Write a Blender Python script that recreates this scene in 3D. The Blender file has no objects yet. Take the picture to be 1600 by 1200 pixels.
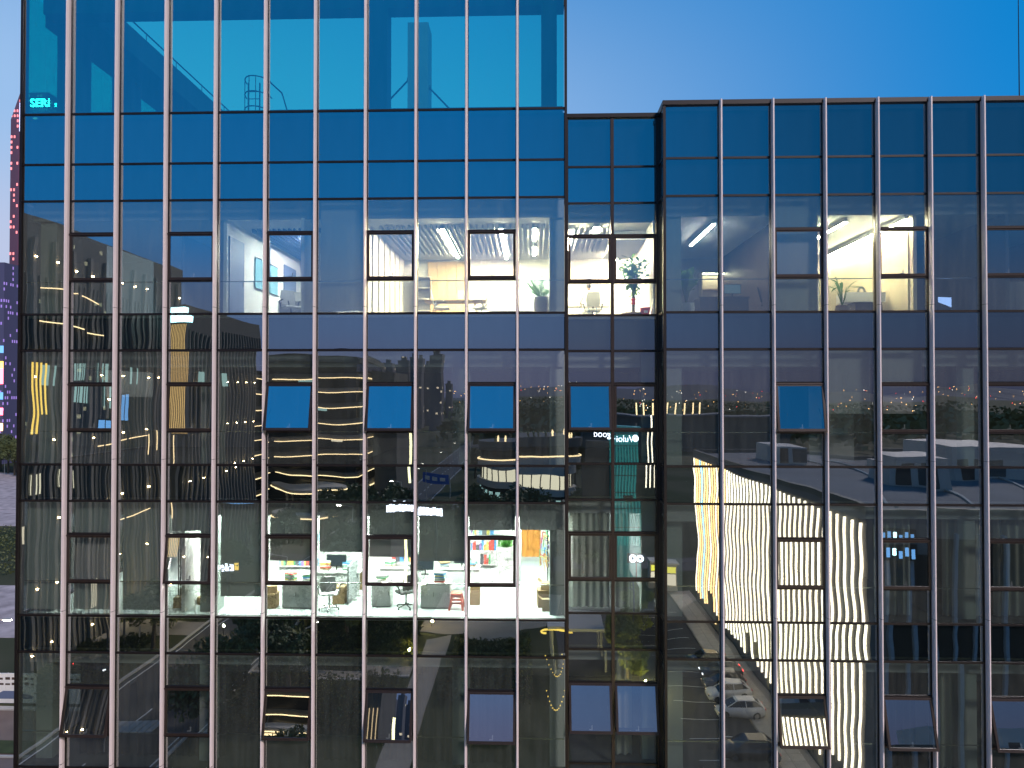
import bpy, bmesh, math, random
from mathutils import Vector, Matrix
R = math.radians
rnd = random.Random(7)
sc = bpy.context.scene
col = sc.collection

# ------------------------------------------------------------------ camera, sky, sun, exposure
ZC, DC, PSI, PIT, FPX = 29.5, 19.0, R(1.74), R(0.8), 1067.0
CAM = Vector((0, -DC, ZC))
cd = bpy.data.cameras.new('camera'); cam = bpy.data.objects.new('camera', cd); col.objects.link(cam)
cam.location = CAM; cam.rotation_euler = (R(90) + PIT, 0, PSI)
cd.sensor_width = 36; cd.lens = FPX / 1600 * 36; cd.clip_end = 12000; cd.clip_start = 0.1
sc.camera = cam
FW = Vector((-math.sin(PSI) * math.cos(PIT), math.cos(PSI) * math.cos(PIT), math.sin(PIT)))
RT = Vector((math.cos(PSI), math.sin(PSI), 0)); UP = RT.cross(FW)

world = bpy.data.worlds.new('World'); sc.world = world; world.use_nodes = True
wn = world.node_tree.nodes; wl = world.node_tree.links; wn.clear()
def wnode(t, **k):
    n = wn.new(t)
    for a, b in k.items(): setattr(n, a, b)
    return n
def wmath(op, a, b=None, clamp=False):
    n = wnode('ShaderNodeMath', operation=op, use_clamp=clamp)
    for i, v in enumerate((a, b)):
        if v is None: continue
        if isinstance(v, (int, float)): n.inputs[i].default_value = v
        else: wl.new(v, n.inputs[i])
    return n.outputs[0]
SUNSET = Vector((-0.78, 0.62, 0)).normalized()
tc = wnode('ShaderNodeTexCoord'); sx = wnode('ShaderNodeSeparateXYZ'); wl.new(tc.outputs['Generated'], sx.inputs[0])
hl = wmath('SQRT', wmath('ADD', wmath('MULTIPLY', sx.outputs[0], sx.outputs[0]), wmath('ADD', wmath('MULTIPLY', sx.outputs[1], sx.outputs[1]), 0.02)))
dt = wmath('DIVIDE', wmath('ADD', wmath('MULTIPLY', sx.outputs[0], SUNSET.x), wmath('MULTIPLY', sx.outputs[1], SUNSET.y)), hl)
mr = wnode('ShaderNodeMapRange', interpolation_type='SMOOTHSTEP'); wl.new(dt, mr.inputs[0])
mr.inputs[1].default_value = 0.02; mr.inputs[2].default_value = .93
def wramp(stops):
    n = wnode('ShaderNodeValToRGB'); n.color_ramp.interpolation = 'EASE'
    e = n.color_ramp.elements
    while len(e) < len(stops): e.new(0.5)
    for i, (p, c) in enumerate(stops): e[i].position = p; e[i].color = (*c, 1)
    wl.new(wmath('MULTIPLY', wmath('ADD', sx.outputs[2], 0.1), 0.909), n.inputs[0]); return n.outputs[0]
def zp(z): return (z + .1) / 1.1
glow = wramp([(zp(-.02), (.55, .45, .47)), (zp(.03), (.66, .56, .62)), (zp(.16), (.55, .63, .86)), (zp(.34), (.35, .57, .90)), (zp(.6), (.1, .33, .72)), (1, (.04, .22, .55))])
away = wramp([(zp(-.02), (.12, .14, .28)), (zp(.02), (.20, .22, .40)), (zp(.10), (.17, .26, .50)), (zp(.24), (.012, .27, .72)), (zp(.45), (.004, .245, .68)), (1, (.02, .2, .55))])
md = wnode('ShaderNodeMapRange', interpolation_type='SMOOTHSTEP'); wl.new(dt, md.inputs[0])
md.inputs[1].default_value = -1.0; md.inputs[2].default_value = -.5; md.inputs[3].default_value = .45; md.inputs[4].default_value = 1.0
av = wnode('ShaderNodeVectorMath', operation='SCALE'); wl.new(away, av.inputs[0]); wl.new(md.outputs[0], av.inputs['Scale']); away = av.outputs[0]
mx = wnode('ShaderNodeMix', data_type='RGBA'); wl.new(mr.outputs[0], mx.inputs[0]); wl.new(away, mx.inputs[6]); wl.new(glow, mx.inputs[7])
sky = wnode('ShaderNodeTexSky', sky_type='NISHITA', sun_disc=False, sun_elevation=R(-3), sun_rotation=math.atan2(SUNSET.x, SUNSET.y), ozone_density=4.0, altitude=30)
bg1 = wnode('ShaderNodeBackground'); bg1.inputs[1].default_value = 0.05; wl.new(sky.outputs[0], bg1.inputs[0])
bg2 = wnode('ShaderNodeBackground'); bg2.inputs[1].default_value = 0.92; wl.new(mx.outputs[2], bg2.inputs[0])
ad = wnode('ShaderNodeAddShader'); wl.new(bg1.outputs[0], ad.inputs[0]); wl.new(bg2.outputs[0], ad.inputs[1])
wo = wnode('ShaderNodeOutputWorld'); wl.new(ad.outputs[0], wo.inputs[0])

sd = bpy.data.lights.new('fin_fill_sun', 'SUN'); sd.energy = 2.7; sd.angle = R(10); sd.color = (1.0, 0.85, 0.83)  # added pink sun opposite the sunset, aimed to brighten the fins
so = bpy.data.objects.new('fin_fill_sun', sd); col.objects.link(so)
so.rotation_euler = Vector((-0.49, 0.68, -0.55)).to_track_quat('-Z', 'Y').to_euler(); so.location = (60, -50, 90)

vs = sc.view_settings
vs.view_transform = 'Standard'; vs.look = 'None'; vs.exposure = 0; vs.gamma = 1; vs.use_curve_mapping = False
cy = sc.cycles
cy.max_bounces = 10; cy.diffuse_bounces = 4; cy.glossy_bounces = 4; cy.transparent_max_bounces = 40; cy.transmission_bounces = 4
cy.caustics_reflective = False; cy.caustics_refractive = False; cy.sample_clamp_indirect = 4; cy.use_denoising = True

# ------------------------------------------------------------------ helpers
def ray(px, py): return FW + RT * ((px - 800) / FPX) + UP * ((600 - py) / FPX)
def at(px, py, Y):
    r = ray(px, py); return CAM + r * ((Y + DC) / r.y)
def mir(px, py, d):
    p = at(px, py, d); p.y = -d; return p
def mground(px, py):
    r = ray(px, py); p = CAM + r * (-ZC / r.z); p.y = -p.y; return p
def inside(px, py, z):
    r = ray(px, py); return CAM + r * ((z - ZC) / r.z)

MATS = {}
def _new(name):
    m = bpy.data.materials.new(name); m.use_nodes = True; m.node_tree.nodes.clear(); MATS[name] = m
    return m, m.node_tree.nodes, m.node_tree.links
def mat(name, c, rough=.6, metal=0., var=.12, scale=3., spec=.4, bump=0.):
    m, n, l = _new(name)
    b = n.new('ShaderNodeBsdfPrincipled'); o = n.new('ShaderNodeOutputMaterial'); l.new(b.outputs[0], o.inputs[0])
    b.inputs['Roughness'].default_value = rough; b.inputs['Metallic'].default_value = metal; b.inputs['Specular IOR Level'].default_value = spec
    t = n.new('ShaderNodeTexCoord'); oi = n.new('ShaderNodeObjectInfo')
    nz = n.new('ShaderNodeTexNoise'); nz.noise_dimensions = '4D'; nz.inputs['Scale'].default_value = scale; nz.inputs['Detail'].default_value = 5
    l.new(t.outputs['Object'], nz.inputs['Vector']); l.new(oi.outputs['Random'], nz.inputs['W'])
    r = n.new('ShaderNodeMapRange'); l.new(nz.outputs[0], r.inputs[0]); r.inputs[1].default_value = .25; r.inputs[2].default_value = .75
    r.inputs[3].default_value = 1 - var; r.inputs[4].default_value = 1 + var
    h = n.new('ShaderNodeVectorMath'); h.operation = 'SCALE'; h.inputs[0].default_value = c; l.new(r.outputs[0], h.inputs['Scale'])
    l.new(h.outputs[0], b.inputs['Base Color'])
    if bump:
        bp = n.new('ShaderNodeBump'); bp.inputs['Strength'].default_value = .6; bp.inputs['Distance'].default_value = bump
        l.new(nz.outputs[0], bp.inputs['Height']); l.new(bp.outputs[0], b.inputs['Normal'])
    return m
def emit(name, c, s, light=True):
    m, n, l = _new(name)
    e = n.new('ShaderNodeEmission'); o = n.new('ShaderNodeOutputMaterial'); l.new(e.outputs[0], o.inputs[0])
    e.inputs[0].default_value = (*c, 1); e.inputs[1].default_value = s
    if not light: m.cycles.emission_sampling = 'NONE'
    return m
def glass(name, r, tint, wav, pillow, gc=(.88, .97, 1.0), film=.008):
    m, n, l = _new(name)
    def vm(op, a=None, b=None, s=None):
        q = n.new('ShaderNodeVectorMath'); q.operation = op
        for i, v in ((0, a), (1, b)):
            if v is None: continue
            if isinstance(v, tuple): q.inputs[i].default_value = v
            else: l.new(v, q.inputs[i])
        if s is not None:
            if isinstance(s, float): q.inputs['Scale'].default_value = s
            else: l.new(s, q.inputs['Scale'])
        return q.outputs[0]
    def mt(op, a, b):
        q = n.new('ShaderNodeMath'); q.operation = op
        for i, v in enumerate((a, b)):
            if isinstance(v, (int, float)): q.inputs[i].default_value = v
            else: l.new(v, q.inputs[i])
        return q.outputs[0]
    g = n.new('ShaderNodeNewGeometry'); t = n.new('ShaderNodeTexCoord'); oi = n.new('ShaderNodeObjectInfo')
    nz = n.new('ShaderNodeTexNoise'); nz.noise_dimensions = '4D'; nz.inputs['Scale'].default_value = .85; nz.inputs['Detail'].default_value = 1.2; nz.inputs['Roughness'].default_value = .35
    l.new(t.outputs['Object'], nz.inputs['Vector']); l.new(mt('MULTIPLY', oi.outputs['Random'], 60.), nz.inputs['W'])
    w = vm('SCALE', vm('SUBTRACT', nz.outputs['Color'], (.5, .5, .5)), s=wav)
    p = vm('SCALE', t.outputs['Object'], s=mt('MULTIPLY', mt('SUBTRACT', oi.outputs['Random'], .42), pillow * 2))
    nn = vm('NORMALIZE', vm('ADD', g.outputs['Normal'], vm('ADD', w, p)))
    gl = n.new('ShaderNodeBsdfGlossy'); gl.inputs['Roughness'].default_value = 0.0; gl.inputs['Color'].default_value = (*gc, 1); l.new(nn, gl.inputs['Normal'])
    tr = n.new('ShaderNodeBsdfTransparent'); tr.inputs[0].default_value = (*tint, 1)
    df = n.new('ShaderNodeBsdfDiffuse'); df.inputs[0].default_value = (.30, .33, .31, 1)
    dz = n.new('ShaderNodeTexNoise'); dz.inputs['Scale'].default_value = 2.2; dz.inputs['Detail'].default_value = 7
    mp = n.new('ShaderNodeMapping'); mp.inputs['Scale'].default_value = (3, 3, .35); l.new(t.outputs['Object'], mp.inputs[0]); l.new(mp.outputs[0], dz.inputs['Vector'])
    lw = n.new('ShaderNodeLayerWeight'); lw.inputs[0].default_value = .5
    fc = mt('ADD', mt('MULTIPLY', mt('POWER', lw.outputs['Facing'], 4.), 1 - r), mt('ADD', r - .06, mt('ADD', mt('MULTIPLY', oi.outputs['Random'], .06), mt('MULTIPLY', dz.outputs[0], .06))))
    mx = n.new('ShaderNodeMixShader'); l.new(fc, mx.inputs[0]); l.new(tr.outputs[0], mx.inputs[1]); l.new(gl.outputs[0], mx.inputs[2])
    m2 = n.new('ShaderNodeMixShader'); l.new(mt('MULTIPLY', dz.outputs[0], film * 2), m2.inputs[0]); l.new(mx.outputs[0], m2.inputs[1]); l.new(df.outputs[0], m2.inputs[2])
    o = n.new('ShaderNodeOutputMaterial'); l.new(m2.outputs[0], o.inputs[0])
    return m
def clear(name, tint):
    m, n, l = _new(name); tr = n.new('ShaderNodeBsdfTransparent'); tr.inputs[0].default_value = (*tint, 1)
    o = n.new('ShaderNodeOutputMaterial'); l.new(tr.outputs[0], o.inputs[0]); return m
def fabric(name, c, trans=.35):
    m, n, l = _new(name); d = n.new('ShaderNodeBsdfDiffuse'); d.inputs[0].default_value = (*c, 1)
    t = n.new('ShaderNodeBsdfTranslucent'); t.inputs[0].default_value = (*c, 1); x = n.new('ShaderNodeMixShader'); x.inputs[0].default_value = trans
    l.new(d.outputs[0], x.inputs[1]); l.new(t.outputs[0], x.inputs[2]); o = n.new('ShaderNodeOutputMaterial'); l.new(x.outputs[0], o.inputs[0]); return m
def windows_mat(name, wall, lit, sx_, sz_, frac, strength):
    """a far tower face: wall with small window cells, some of them lit (too far to tell apart)"""
    m, n, l = _new(name)
    b = n.new('ShaderNodeBsdfPrincipled'); b.inputs['Base Color'].default_value = (*wall, 1); b.inputs['Roughness'].default_value = .5
    o = n.new('ShaderNodeOutputMaterial'); l.new(b.outputs[0], o.inputs[0])
    t = n.new('ShaderNodeTexCoord'); s = n.new('ShaderNodeSeparateXYZ'); l.new(t.outputs['Object'], s.inputs[0])
    def mt(op, a, b_):
        q = n.new('ShaderNodeMath'); q.operation = op
        for i, v in enumerate((a, b_)):
            if isinstance(v, (int, float)): q.inputs[i].default_value = v
            else: l.new(v, q.inputs[i])
        return q.outputs[0]
    u = mt('DIVIDE', mt('ADD', s.outputs[0], mt('MULTIPLY', s.outputs[1], 1.0)), sx_); v = mt('DIVIDE', s.outputs[2], sz_)
    cb = n.new('ShaderNodeCombineXYZ'); l.new(mt('FLOOR', u, 0), cb.inputs[0]); l.new(mt('FLOOR', v, 0), cb.inputs[1])
    wn_ = n.new('ShaderNodeTexWhiteNoise'); wn_.noise_dimensions = '3D'; l.new(cb.outputs[0], wn_.inputs['Vector'])
    on = mt('GREATER_THAN', wn_.outputs['Value'], 1 - frac)
    fu = mt('FRACT', u, 0); fv = mt('FRACT', v, 0)
    box = mt('MULTIPLY', mt('MULTIPLY', mt('GREATER_THAN', fu, .25), mt('LESS_THAN', fu, .8)), mt('MULTIPLY', mt('GREATER_THAN', fv, .3), mt('LESS_THAN', fv, .8)))
    b.inputs['Emission Color'].default_value = (*lit, 1)
    l.new(mt('MULTIPLY', mt('MULTIPLY', on, box), strength), b.inputs['Emission Strength'])
    m.cycles.emission_sampling = 'NONE'
    return m

class MB:
    def __init__(s): s.v = []; s.f = []; s.m = []
    def add(s, vs_, fs, mi=0):
        k = len(s.v); s.v += [tuple(x) for x in vs_]; s.f += [tuple(i + k for i in f) for f in fs]; s.m += [mi] * len(fs); return s
    def box(s, a, b, mi=0):
        x0, y0, z0 = a; x1, y1, z1 = b
        return s.add([(x0,y0,z0),(x1,y0,z0),(x1,y1,z0),(x0,y1,z0),(x0,y0,z1),(x1,y0,z1),(x1,y1,z1),(x0,y1,z1)],
                     [(0,3,2,1),(4,5,6,7),(0,1,5,4),(1,2,6,5),(2,3,7,6),(3,0,4,7)], mi)
    def cyl(s, p, q, r0, r1=None, n=10, mi=0, cap=True):
        r1 = r0 if r1 is None else r1; p = Vector(p); q = Vector(q); d = (q - p).normalized()
        a = d.orthogonal().normalized(); b = d.cross(a); vs_ = []
        for c, r in ((p, r0), (q, r1)):
            for i in range(n):
                t = 2 * math.pi * i / n; vs_.append(c + (a * math.cos(t) + b * math.sin(t)) * r)
        fs = [(i, (i + 1) % n, n + (i + 1) % n, n + i) for i in range(n)]
        if cap: fs += [tuple(range(n))[::-1], tuple(range(n, 2 * n))]
        return s.add(vs_, fs, mi)
    def path(s, pts, r, n=6, mi=0):
        for a, b in zip(pts, pts[1:]): s.cyl(a, b, r, r, n, mi)
        return s
    def lathe(s, c, prof, n=14, mi=0):
        c = Vector(c); vs_ = []; m_ = len(prof)
        for r, z in prof:
            for i in range(n):
                t = 2 * math.pi * i / n; vs_.append((c.x + r * math.cos(t), c.y + r * math.sin(t), c.z + z))
        fs = [(j * n + i, j * n + (i + 1) % n, (j + 1) * n + (i + 1) % n, (j + 1) * n + i) for j in range(m_ - 1) for i in range(n)]
        fs += [tuple(range(n))[::-1], tuple(range((m_ - 1) * n, m_ * n))]
        return s.add(vs_, fs, mi)
    def prism(s, poly, z0, z1, mi=0):
        n = len(poly); vs_ = [(x, y, z0) for x, y in poly] + [(x, y, z1) for x, y in poly]
        return s.add(vs_, [tuple(range(n))[::-1], tuple(range(n, 2 * n))] + [(i, (i + 1) % n, n + (i + 1) % n, n + i) for i in range(n)], mi)
    def loft(s, secs, mi=0, caps=True):
        n = len(secs[0]); vs_ = [p for sec in secs for p in sec]
        fs = [(j * n + i, j * n + (i + 1) % n, (j + 1) * n + (i + 1) % n, (j + 1) * n + i) for j in range(len(secs) - 1) for i in range(n)]
        if caps: fs += [tuple(range(n))[::-1], tuple(range((len(secs) - 1) * n, len(secs) * n))]
        return s.add(vs_, fs, mi)
    def mesh(s, name, mats, smooth=False):
        me = bpy.data.meshes.new(name); me.from_pydata(s.v, [], s.f); me.validate()
        for m in (mats if isinstance(mats, (list, tuple)) else [mats]): me.materials.append(m)
        for p, i in zip(me.polygons, s.m): p.material_index = i; p.use_smooth = smooth
        bm = bmesh.new(); bm.from_mesh(me); bmesh.ops.recalc_face_normals(bm, faces=bm.faces); bm.to_mesh(me); bm.free()
        return me
    def build(s, name, mats, parent=None, loc=None, smooth=False):
        return link(name, s.mesh(name, mats, smooth), parent, loc)
def origin(o):
    p = Vector((0, 0, 0))
    while o is not None: p = p + o.location; o = o.parent
    return p
def link(name, data, parent=None, loc=None):
    o = bpy.data.objects.new(name, data); col.objects.link(o)
    if parent is not None: o.parent = parent
    if loc is not None: o.location = loc
    return o
def wbuild(mb, name, mats, parent, smooth=False):
    """mesh given in world coordinates, linked under a parent that has only moved"""
    o = mb.build(name, mats, parent, None, smooth); o.location = -origin(parent); return o
def thing(name, label, cat, loc=(0, 0, 0), rz=0, group=None):
    o = link(name, None, None, loc); o.rotation_euler.z = rz; o.empty_display_size = .3; return tag(o, label, cat, group)
def tag(o, label, cat=None, group=None, kind=None):
    o['label'] = label
    if cat: o['category'] = cat
    if group: o['group'] = group
    if kind: o['kind'] = kind
    return o
def struct(mb, name, m, label=None):
    o = mb.build(name, m); o['kind'] = 'structure'
    if label: o['label'] = label
    return o
def dup(o, parent=None):
    c = o.copy(); col.objects.link(c); c.parent = parent
    for ch in o.children: dup(ch, c)
    return c

# ------------------------------------------------------------------ materials
M_fixed = glass('reflective vision glass', .40, (.66, .76, .72), .0072, .0036, (.92, .98, 1.0), .075)  # dust film thickened: haze put into the glass to lift its blacks
M_scr = glass('roof screen glass', .40, (.10, .78, .68), .004, .003)
M_sash = glass('sash glass', .50, (.97, .99, .97), .004, .0025, (.9, .98, 1), .01)
M_span = glass('spandrel glass', .46, (.55, .68, .70), .011, .0055, (.86, .97, 1.0), .005)
M_link = glass('recess glass', .34, (.80, .88, .84), .006, .004, (.9, .98, 1), .03)
M_clear = clear('glass edge', (.96, .98, .97))
M_cap = mat('champagne aluminium', (.80, .70, .69), .5, 0, .05, 1.2)
M_dark = mat('dark bronze aluminium', (.012, .009, .010), .45, .2, .15, 4)
M_bronze = mat('bronze sash frame', (.030, .021, .019), .4, .2, .12, 4)
M_back = mat('shadow box panel', (.012, .015, .019), .8, 0, .1, 1)
M_white = mat('white wall paint', (.74, .73, .70), .7, 0, .03, 1)
M_ceil = mat('white ceiling', (.7, .7, .69), .8, 0, .03, 1)
M_rshade = mat('roof frame with shade in colour', (.03, .034, .04), .7, 0, .15, 1.5)  # unlit shade of the roof structure put into its near-black colour
M_conc = mat('grey concrete', (.27, .265, .26), .8, 0, .15, 1.5, bump=.01)
M_column = mat('pale plastered column', (.30, .33, .31), .8, 0, .08, 1.5)
M_floor = mat('white floor tile', (.62, .66, .64), .35, 0, .06, .8)
M_carpet = mat('dark carpet', (.06, .062, .065), .95, 0, .2, 5)
M_drywall = mat('grey partition', (.34, .35, .36), .8, 0, .05, 1)
M_blind = fabric('roller blind fabric', (.42, .44, .42), .2)
M_blind2 = fabric('pale blind fabric', (.5, .5, .5), .3)
M_curt = fabric('dark blue curtain', (.020, .024, .034), .05)
M_curt2 = fabric('pale grey curtain', (.34, .35, .32), .2)
M_wood = mat('light oak veneer', (.62, .44, .25), .5, 0, .10, 1.4)
M_wood2 = mat('dark walnut', (.07, .045, .035), .5, 0, .2, 2)
M_panelw = mat('warm wall panel', (.66, .56, .40), .5, 0, .04, 1)
M_doorb = mat('blue grey door', (.12, .16, .27), .5, 0, .06, 1)
M_card = mat('brown cardboard', (.42, .27, .13), .85, 0, .1, 3)
M_black = mat('black plastic', (.012, .012, .013), .45, 0, .2, 4)
M_greyp = mat('grey plastic', (.32, .33, .33), .5, 0, .08, 3)
M_chrome = mat('chrome tube', (.6, .6, .6), .2, 1, .05, 3)
M_whitep = mat('white laminate', (.78, .78, .75), .4, 0, .04, 2)
M_red = mat('red plastic', (.62, .03, .025), .4, 0, .1, 3)
M_coral = mat('coral plastic', (.95, .16, .09), .4, 0, .1, 3)
M_orange = mat('orange cloth', (.85, .33, .06), .85, 0, .15, 5)
M_leaf = fabric('green leaf', (.09, .17, .045), .4)
M_leafd = mat('tree leaf', (.075, .092, .03), .6, 0, .5, .6)
M_leafy = mat('yellow green tree leaf', (.17, .19, .04), .6, 0, .4, .6)
M_bark = mat('bark', (.10, .075, .05), .9, 0, .3, 6)
M_potg = mat('grey ceramic', (.25, .24, .25), .45, 0, .1, 4)
M_screen = emit('monitor glow', (.25, .35, .4), .5, False)
M_tube = emit('white lamp', (1, .80, .50), 780)
M_tubew = emit('warm lamp', (1, .83, .54), 700)
M_panel = emit('cool ceiling lamp', (.93, 1, .95), 125)

# ------------------------------------------------------------------ the glass office building
VT = [34.98, 30.72, 26.46, 22.20, 17.94]
VB = [31.75, 27.49, 23.23, 18.97, 14.71]
MOD = 1.419
left = thing('office_block', 'tall blue glass office block with slim pale vertical fins and rooftop glass screen', 'office building', (-6.8, 9, 0))
linkb = thing('link_bay', 'narrow recessed dark-framed glass bay between the two office blocks', 'building bay', (2.28, 8, 0))
right = thing('office_wing', 'lower blue glass office wing with broad pale fins under the open sky', 'office building', (10, 9, 0))
PANE = {}
def pane_mesh(w, h, m):
    k = (round(w, 3), round(h, 3), m.name)
    if k not in PANE:
        a = MB(); x, z = w / 2, h / 2
        a.add([(-x,0,-z),(x,0,-z),(x,.012,-z),(-x,.012,-z),(-x,0,z),(x,0,z),(x,.012,z),(-x,.012,z)], [(0,1,5,4)], 0)
        a.f += [(0,3,2,1),(4,5,6,7),(1,2,6,5),(2,3,7,6),(3,0,4,7)]; a.m += [1] * 5
        PANE[k] = a.mesh('pane', [m, M_clear])
    return PANE[k]
def pane(par, x0, x1, z0, z1, y, m, tilt=.0016):
    g = .006
    o = link('pane', pane_mesh(x1 - x0 - 2 * g, z1 - z0 - 2 * g, m), par)
    o.location = Vector(((x0 + x1) / 2, y, (z0 + z1) / 2)) - origin(par)
    o.rotation_euler = (rnd.gauss(0, tilt), 0, rnd.gauss(0, tilt)); return o
SASHM = {}
def sash(par, x0, x1, zt, zb, y, ang):
    w, h = x1 - x0, zt - zb; k = (round(w, 3), round(h, 3))
    if k not in SASHM:
        a = MB(); b = .062; x = w / 2
        for p, q in (((-x, -.05, -b), (x, .03, 0)), ((-x, -.05, -h), (x, .03, -h + b)), ((-x, -.05, -h + b), (-x + b, .03, -b)), ((x - b, -.05, -h + b), (x, .03, -b))): a.box(p, q)
        a.box((-x - .01, -.075, -.022), (x + .01, -.05, .012)); a.box((-x, -.06, -h - .012), (x, -.05, -h + .02))
        hd = MB().box((-.05, .03, -h + .075), (.05, .055, -h + .10)).box((.02, .05, -h + .08), (.05, .075, -h + .19))
        SASHM[k] = (a.mesh('window_sash', M_bronze), hd.mesh('handle', M_drywall))
    s = link('window_sash', SASHM[k][0], par); s.location = Vector(((x0 + x1) / 2, y, zt)) - origin(par); s.rotation_euler.x = -R(ang)
    p = link('pane', pane_mesh(w - .124, h - .124, M_sash), s); p.location = (0, -.03, -h / 2)
    p.rotation_euler = (rnd.gauss(0, .001), 0, rnd.gauss(0, .001))
    link('handle', SASHM[k][1], s)
    if ang > 3:      # two stays hold the open leaf
        st = MB()
        for sx_ in (-w / 2 + .09, w / 2 - .09): st.cyl((sx_, .03, -h * .72), (sx_, .03 + h * .72 * math.sin(R(ang)), -h * .5), .008, n=5)
        st.build('stay', M_chrome, s)
    return s
def bars(par, y, x0, x1, zs, hh=.058, y0=-.022, y1=.11, m=None):
    for z in zs: wbuild(MB().box((x0, y + y0, z - hh / 2), (x1, y + y1, z + hh / 2)), 'transom', m or M_dark, par)
FINM = {}
def fin(par, x, z0, z1, y, w=.076):
    k = (round(z1 - z0, 2), w)
    if k not in FINM:
        a = MB(); h = (z1 - z0) / 2
        a.box((-w / 2 - .008, -.045, -h), (w / 2 + .008, .11, h), 1)
        a.prism([(-w/2, -.045), (-w/2, -.135), (-w/2 + .022, -.19), (w/2 - .022, -.19), (w/2, -.135), (w/2, -.045)], -h, h + .05, 0)
        for zz in [v + .17 for v in VB]:     # joints of the fin cover, one per storey
            if z0 < zz < z1:
                c = zz - (z0 + z1) / 2; a.box((-w / 2 - .001, -.191, c - .004), (w / 2 + .001, -.044, c + .004), 1)
        FINM[k] = a.mesh('mullion_fin', [M_cap, M_dark])
    o = link('mullion_fin', FINM[k], par); o.location = Vector((x, y, (z0 + z1) / 2)) - origin(par); return o
def facade(par, xs, y, sashes, tilts, m_fix, top_rows, fl=range(5), half=.045):
    for i, (a, b) in enumerate(zip(xs, xs[1:])):
        a2, b2 = a + half, b - half
        for (z0, z1, m) in top_rows: pane(par, a2, b2, z0 + .03, z1 - .03, y, m)
        for k in fl:
            t, v = VT[k], VB[k]
            if k < 4: pane(par, a2, b2, VT[k + 1] + .03, v - .03, y, M_span if par is not linkb else M_link, .0024)
            if i in sashes and k < 4:
                s0, s1 = t - .93, t - 2.29
                pane(par, a2, b2, s0 + .03, t - .03, y, m_fix); pane(par, a2, b2, v + .03, s1 - .03, y, m_fix)
                sash(par, a2 + .005, b2 - .005, s0 - .03, s1 + .03, y, tilts.get((k, i), 0) + rnd.uniform(0, .12))
                bars(par, y, a2, b2, (s0, s1), .055, -.04)
            else:
                pane(par, a2, b2, v + .03, t - .03, y, m_fix)
                if k < 4: wbuild(MB().box((a2, y + .13, t - 2.31), (b2, y + .165, t - 2.285)), 'guard_rail', M_chrome, par)
zs_all = [z for t, v in zip(VT, VB) for z in (t, v)]

# --- tall block
LX0, LX1 = -14.62, .955
lx = [LX0 + .03] + [-.43 - MOD * k for k in range(9, -1, -1)] + [LX1 - .03]
ltilt = {(1, 1): 1.2, (1, 5): 10.5, (1, 7): 9.5, (1, 9): 9.5, (2, 3): 6.5, (2, 7): 4.5, (2, 9): 2, (3, 1): 11.5, (3, 3): .9, (3, 5): 10.5, (3, 7): 14, (3, 9): 14}
facade(left, lx, 0, {1, 3, 5, 7, 9}, ltilt, M_fixed, [(37.47, 42.3, M_scr), (36.03, 37.47, M_span), (34.98, 36.03, M_span)])
for x in lx[1:-1]: fin(left, x, 13, 42.4, 0)
for x in (lx[0], lx[-1]): wbuild(MB().box((x - .035, -.06, 13), (x + .035, .1, 42.4)), 'corner_mullion', M_dark, left)
bars(left, 0, lx[0], lx[-1], [42.3, 37.47, 36.03] + zs_all)
# --- right wing
RX0 = 3.62
rx = [RX0 + .03] + [5.185 + 1.418 * k for k in range(9)]
rtilt = {(1, 2): 9.5, (2, 4): .9, (3, 2): 12.2, (3, 4): 14.6, (3, 6): 14.8}
facade(right, rx, 0, {2, 4, 6}, rtilt, M_fixed, [(36.03, 37.5, M_span), (34.98, 36.03, M_span)])
for x in rx[1:]: fin(right, x, 13, 37.55, 0)
wbuild(MB().box((RX0 - .005, -.06, 13), (RX0 + .065, .1, 37.6)), 'corner_mullion', M_dark, right)
bars(right, 0, rx[0], rx[-1], [36.03] + zs_all)
wbuild(MB().box((RX0 - .02, -.09, 37.5), (rx[-1], .45, 37.62)), 'coping', M_dark, right)
wbuild(MB().box((RX0 - .02, .45, 37.5), (RX0 + .43, 17, 37.62)), 'coping', M_dark, right)
# the return of the wing beside the recess
for z0, z1, m in [(36.03, 37.5, M_span), (34.98, 36.03, M_span)] + [(VB[k], VT[k], M_link) for k in range(5)] + [(VT[k + 1], VB[k], M_span) for k in range(4)]:
    o = link('pane', pane_mesh(.52, z1 - z0 - .07, m), right); o.rotation_euler.z = -R(90)
    o.location = Vector((RX0, .36, (z0 + z1) / 2)) - origin(right)
for z in [36.03, 37.47] + zs_all: wbuild(MB().box((RX0 - .02, .06, z - .03), (RX0 + .1, .66, z + .03)), 'transom', M_dark, right)
wbuild(MB().box((RX0 - .03, .58, 13), (RX0 + .07, .68, 37.5)), 'mullion', M_bronze, right)
# --- recessed bay
KY = .66
kx = [LX1 + .02, 2.285, RX0 - .04]
facade(linkb, kx, KY, {0, 1}, {(1, 0): 8.5, (3, 0): 15, (3, 1): 15.5}, M_link, [(36.03, 37.47, M_span), (34.98, 36.03, M_span)])
for x in kx: wbuild(MB().box((x - .045, KY - .055, 13), (x + .045, KY + .11, 37.45)), 'mullion', M_bronze, linkb)
bars(linkb, KY, kx[0], kx[-1], [36.03] + zs_all)
wbuild(MB().box((kx[0] - .05, KY - .09, 37.44), (kx[-1] + .02, KY + .4, 37.55)), 'coping', M_dark, linkb)

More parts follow.
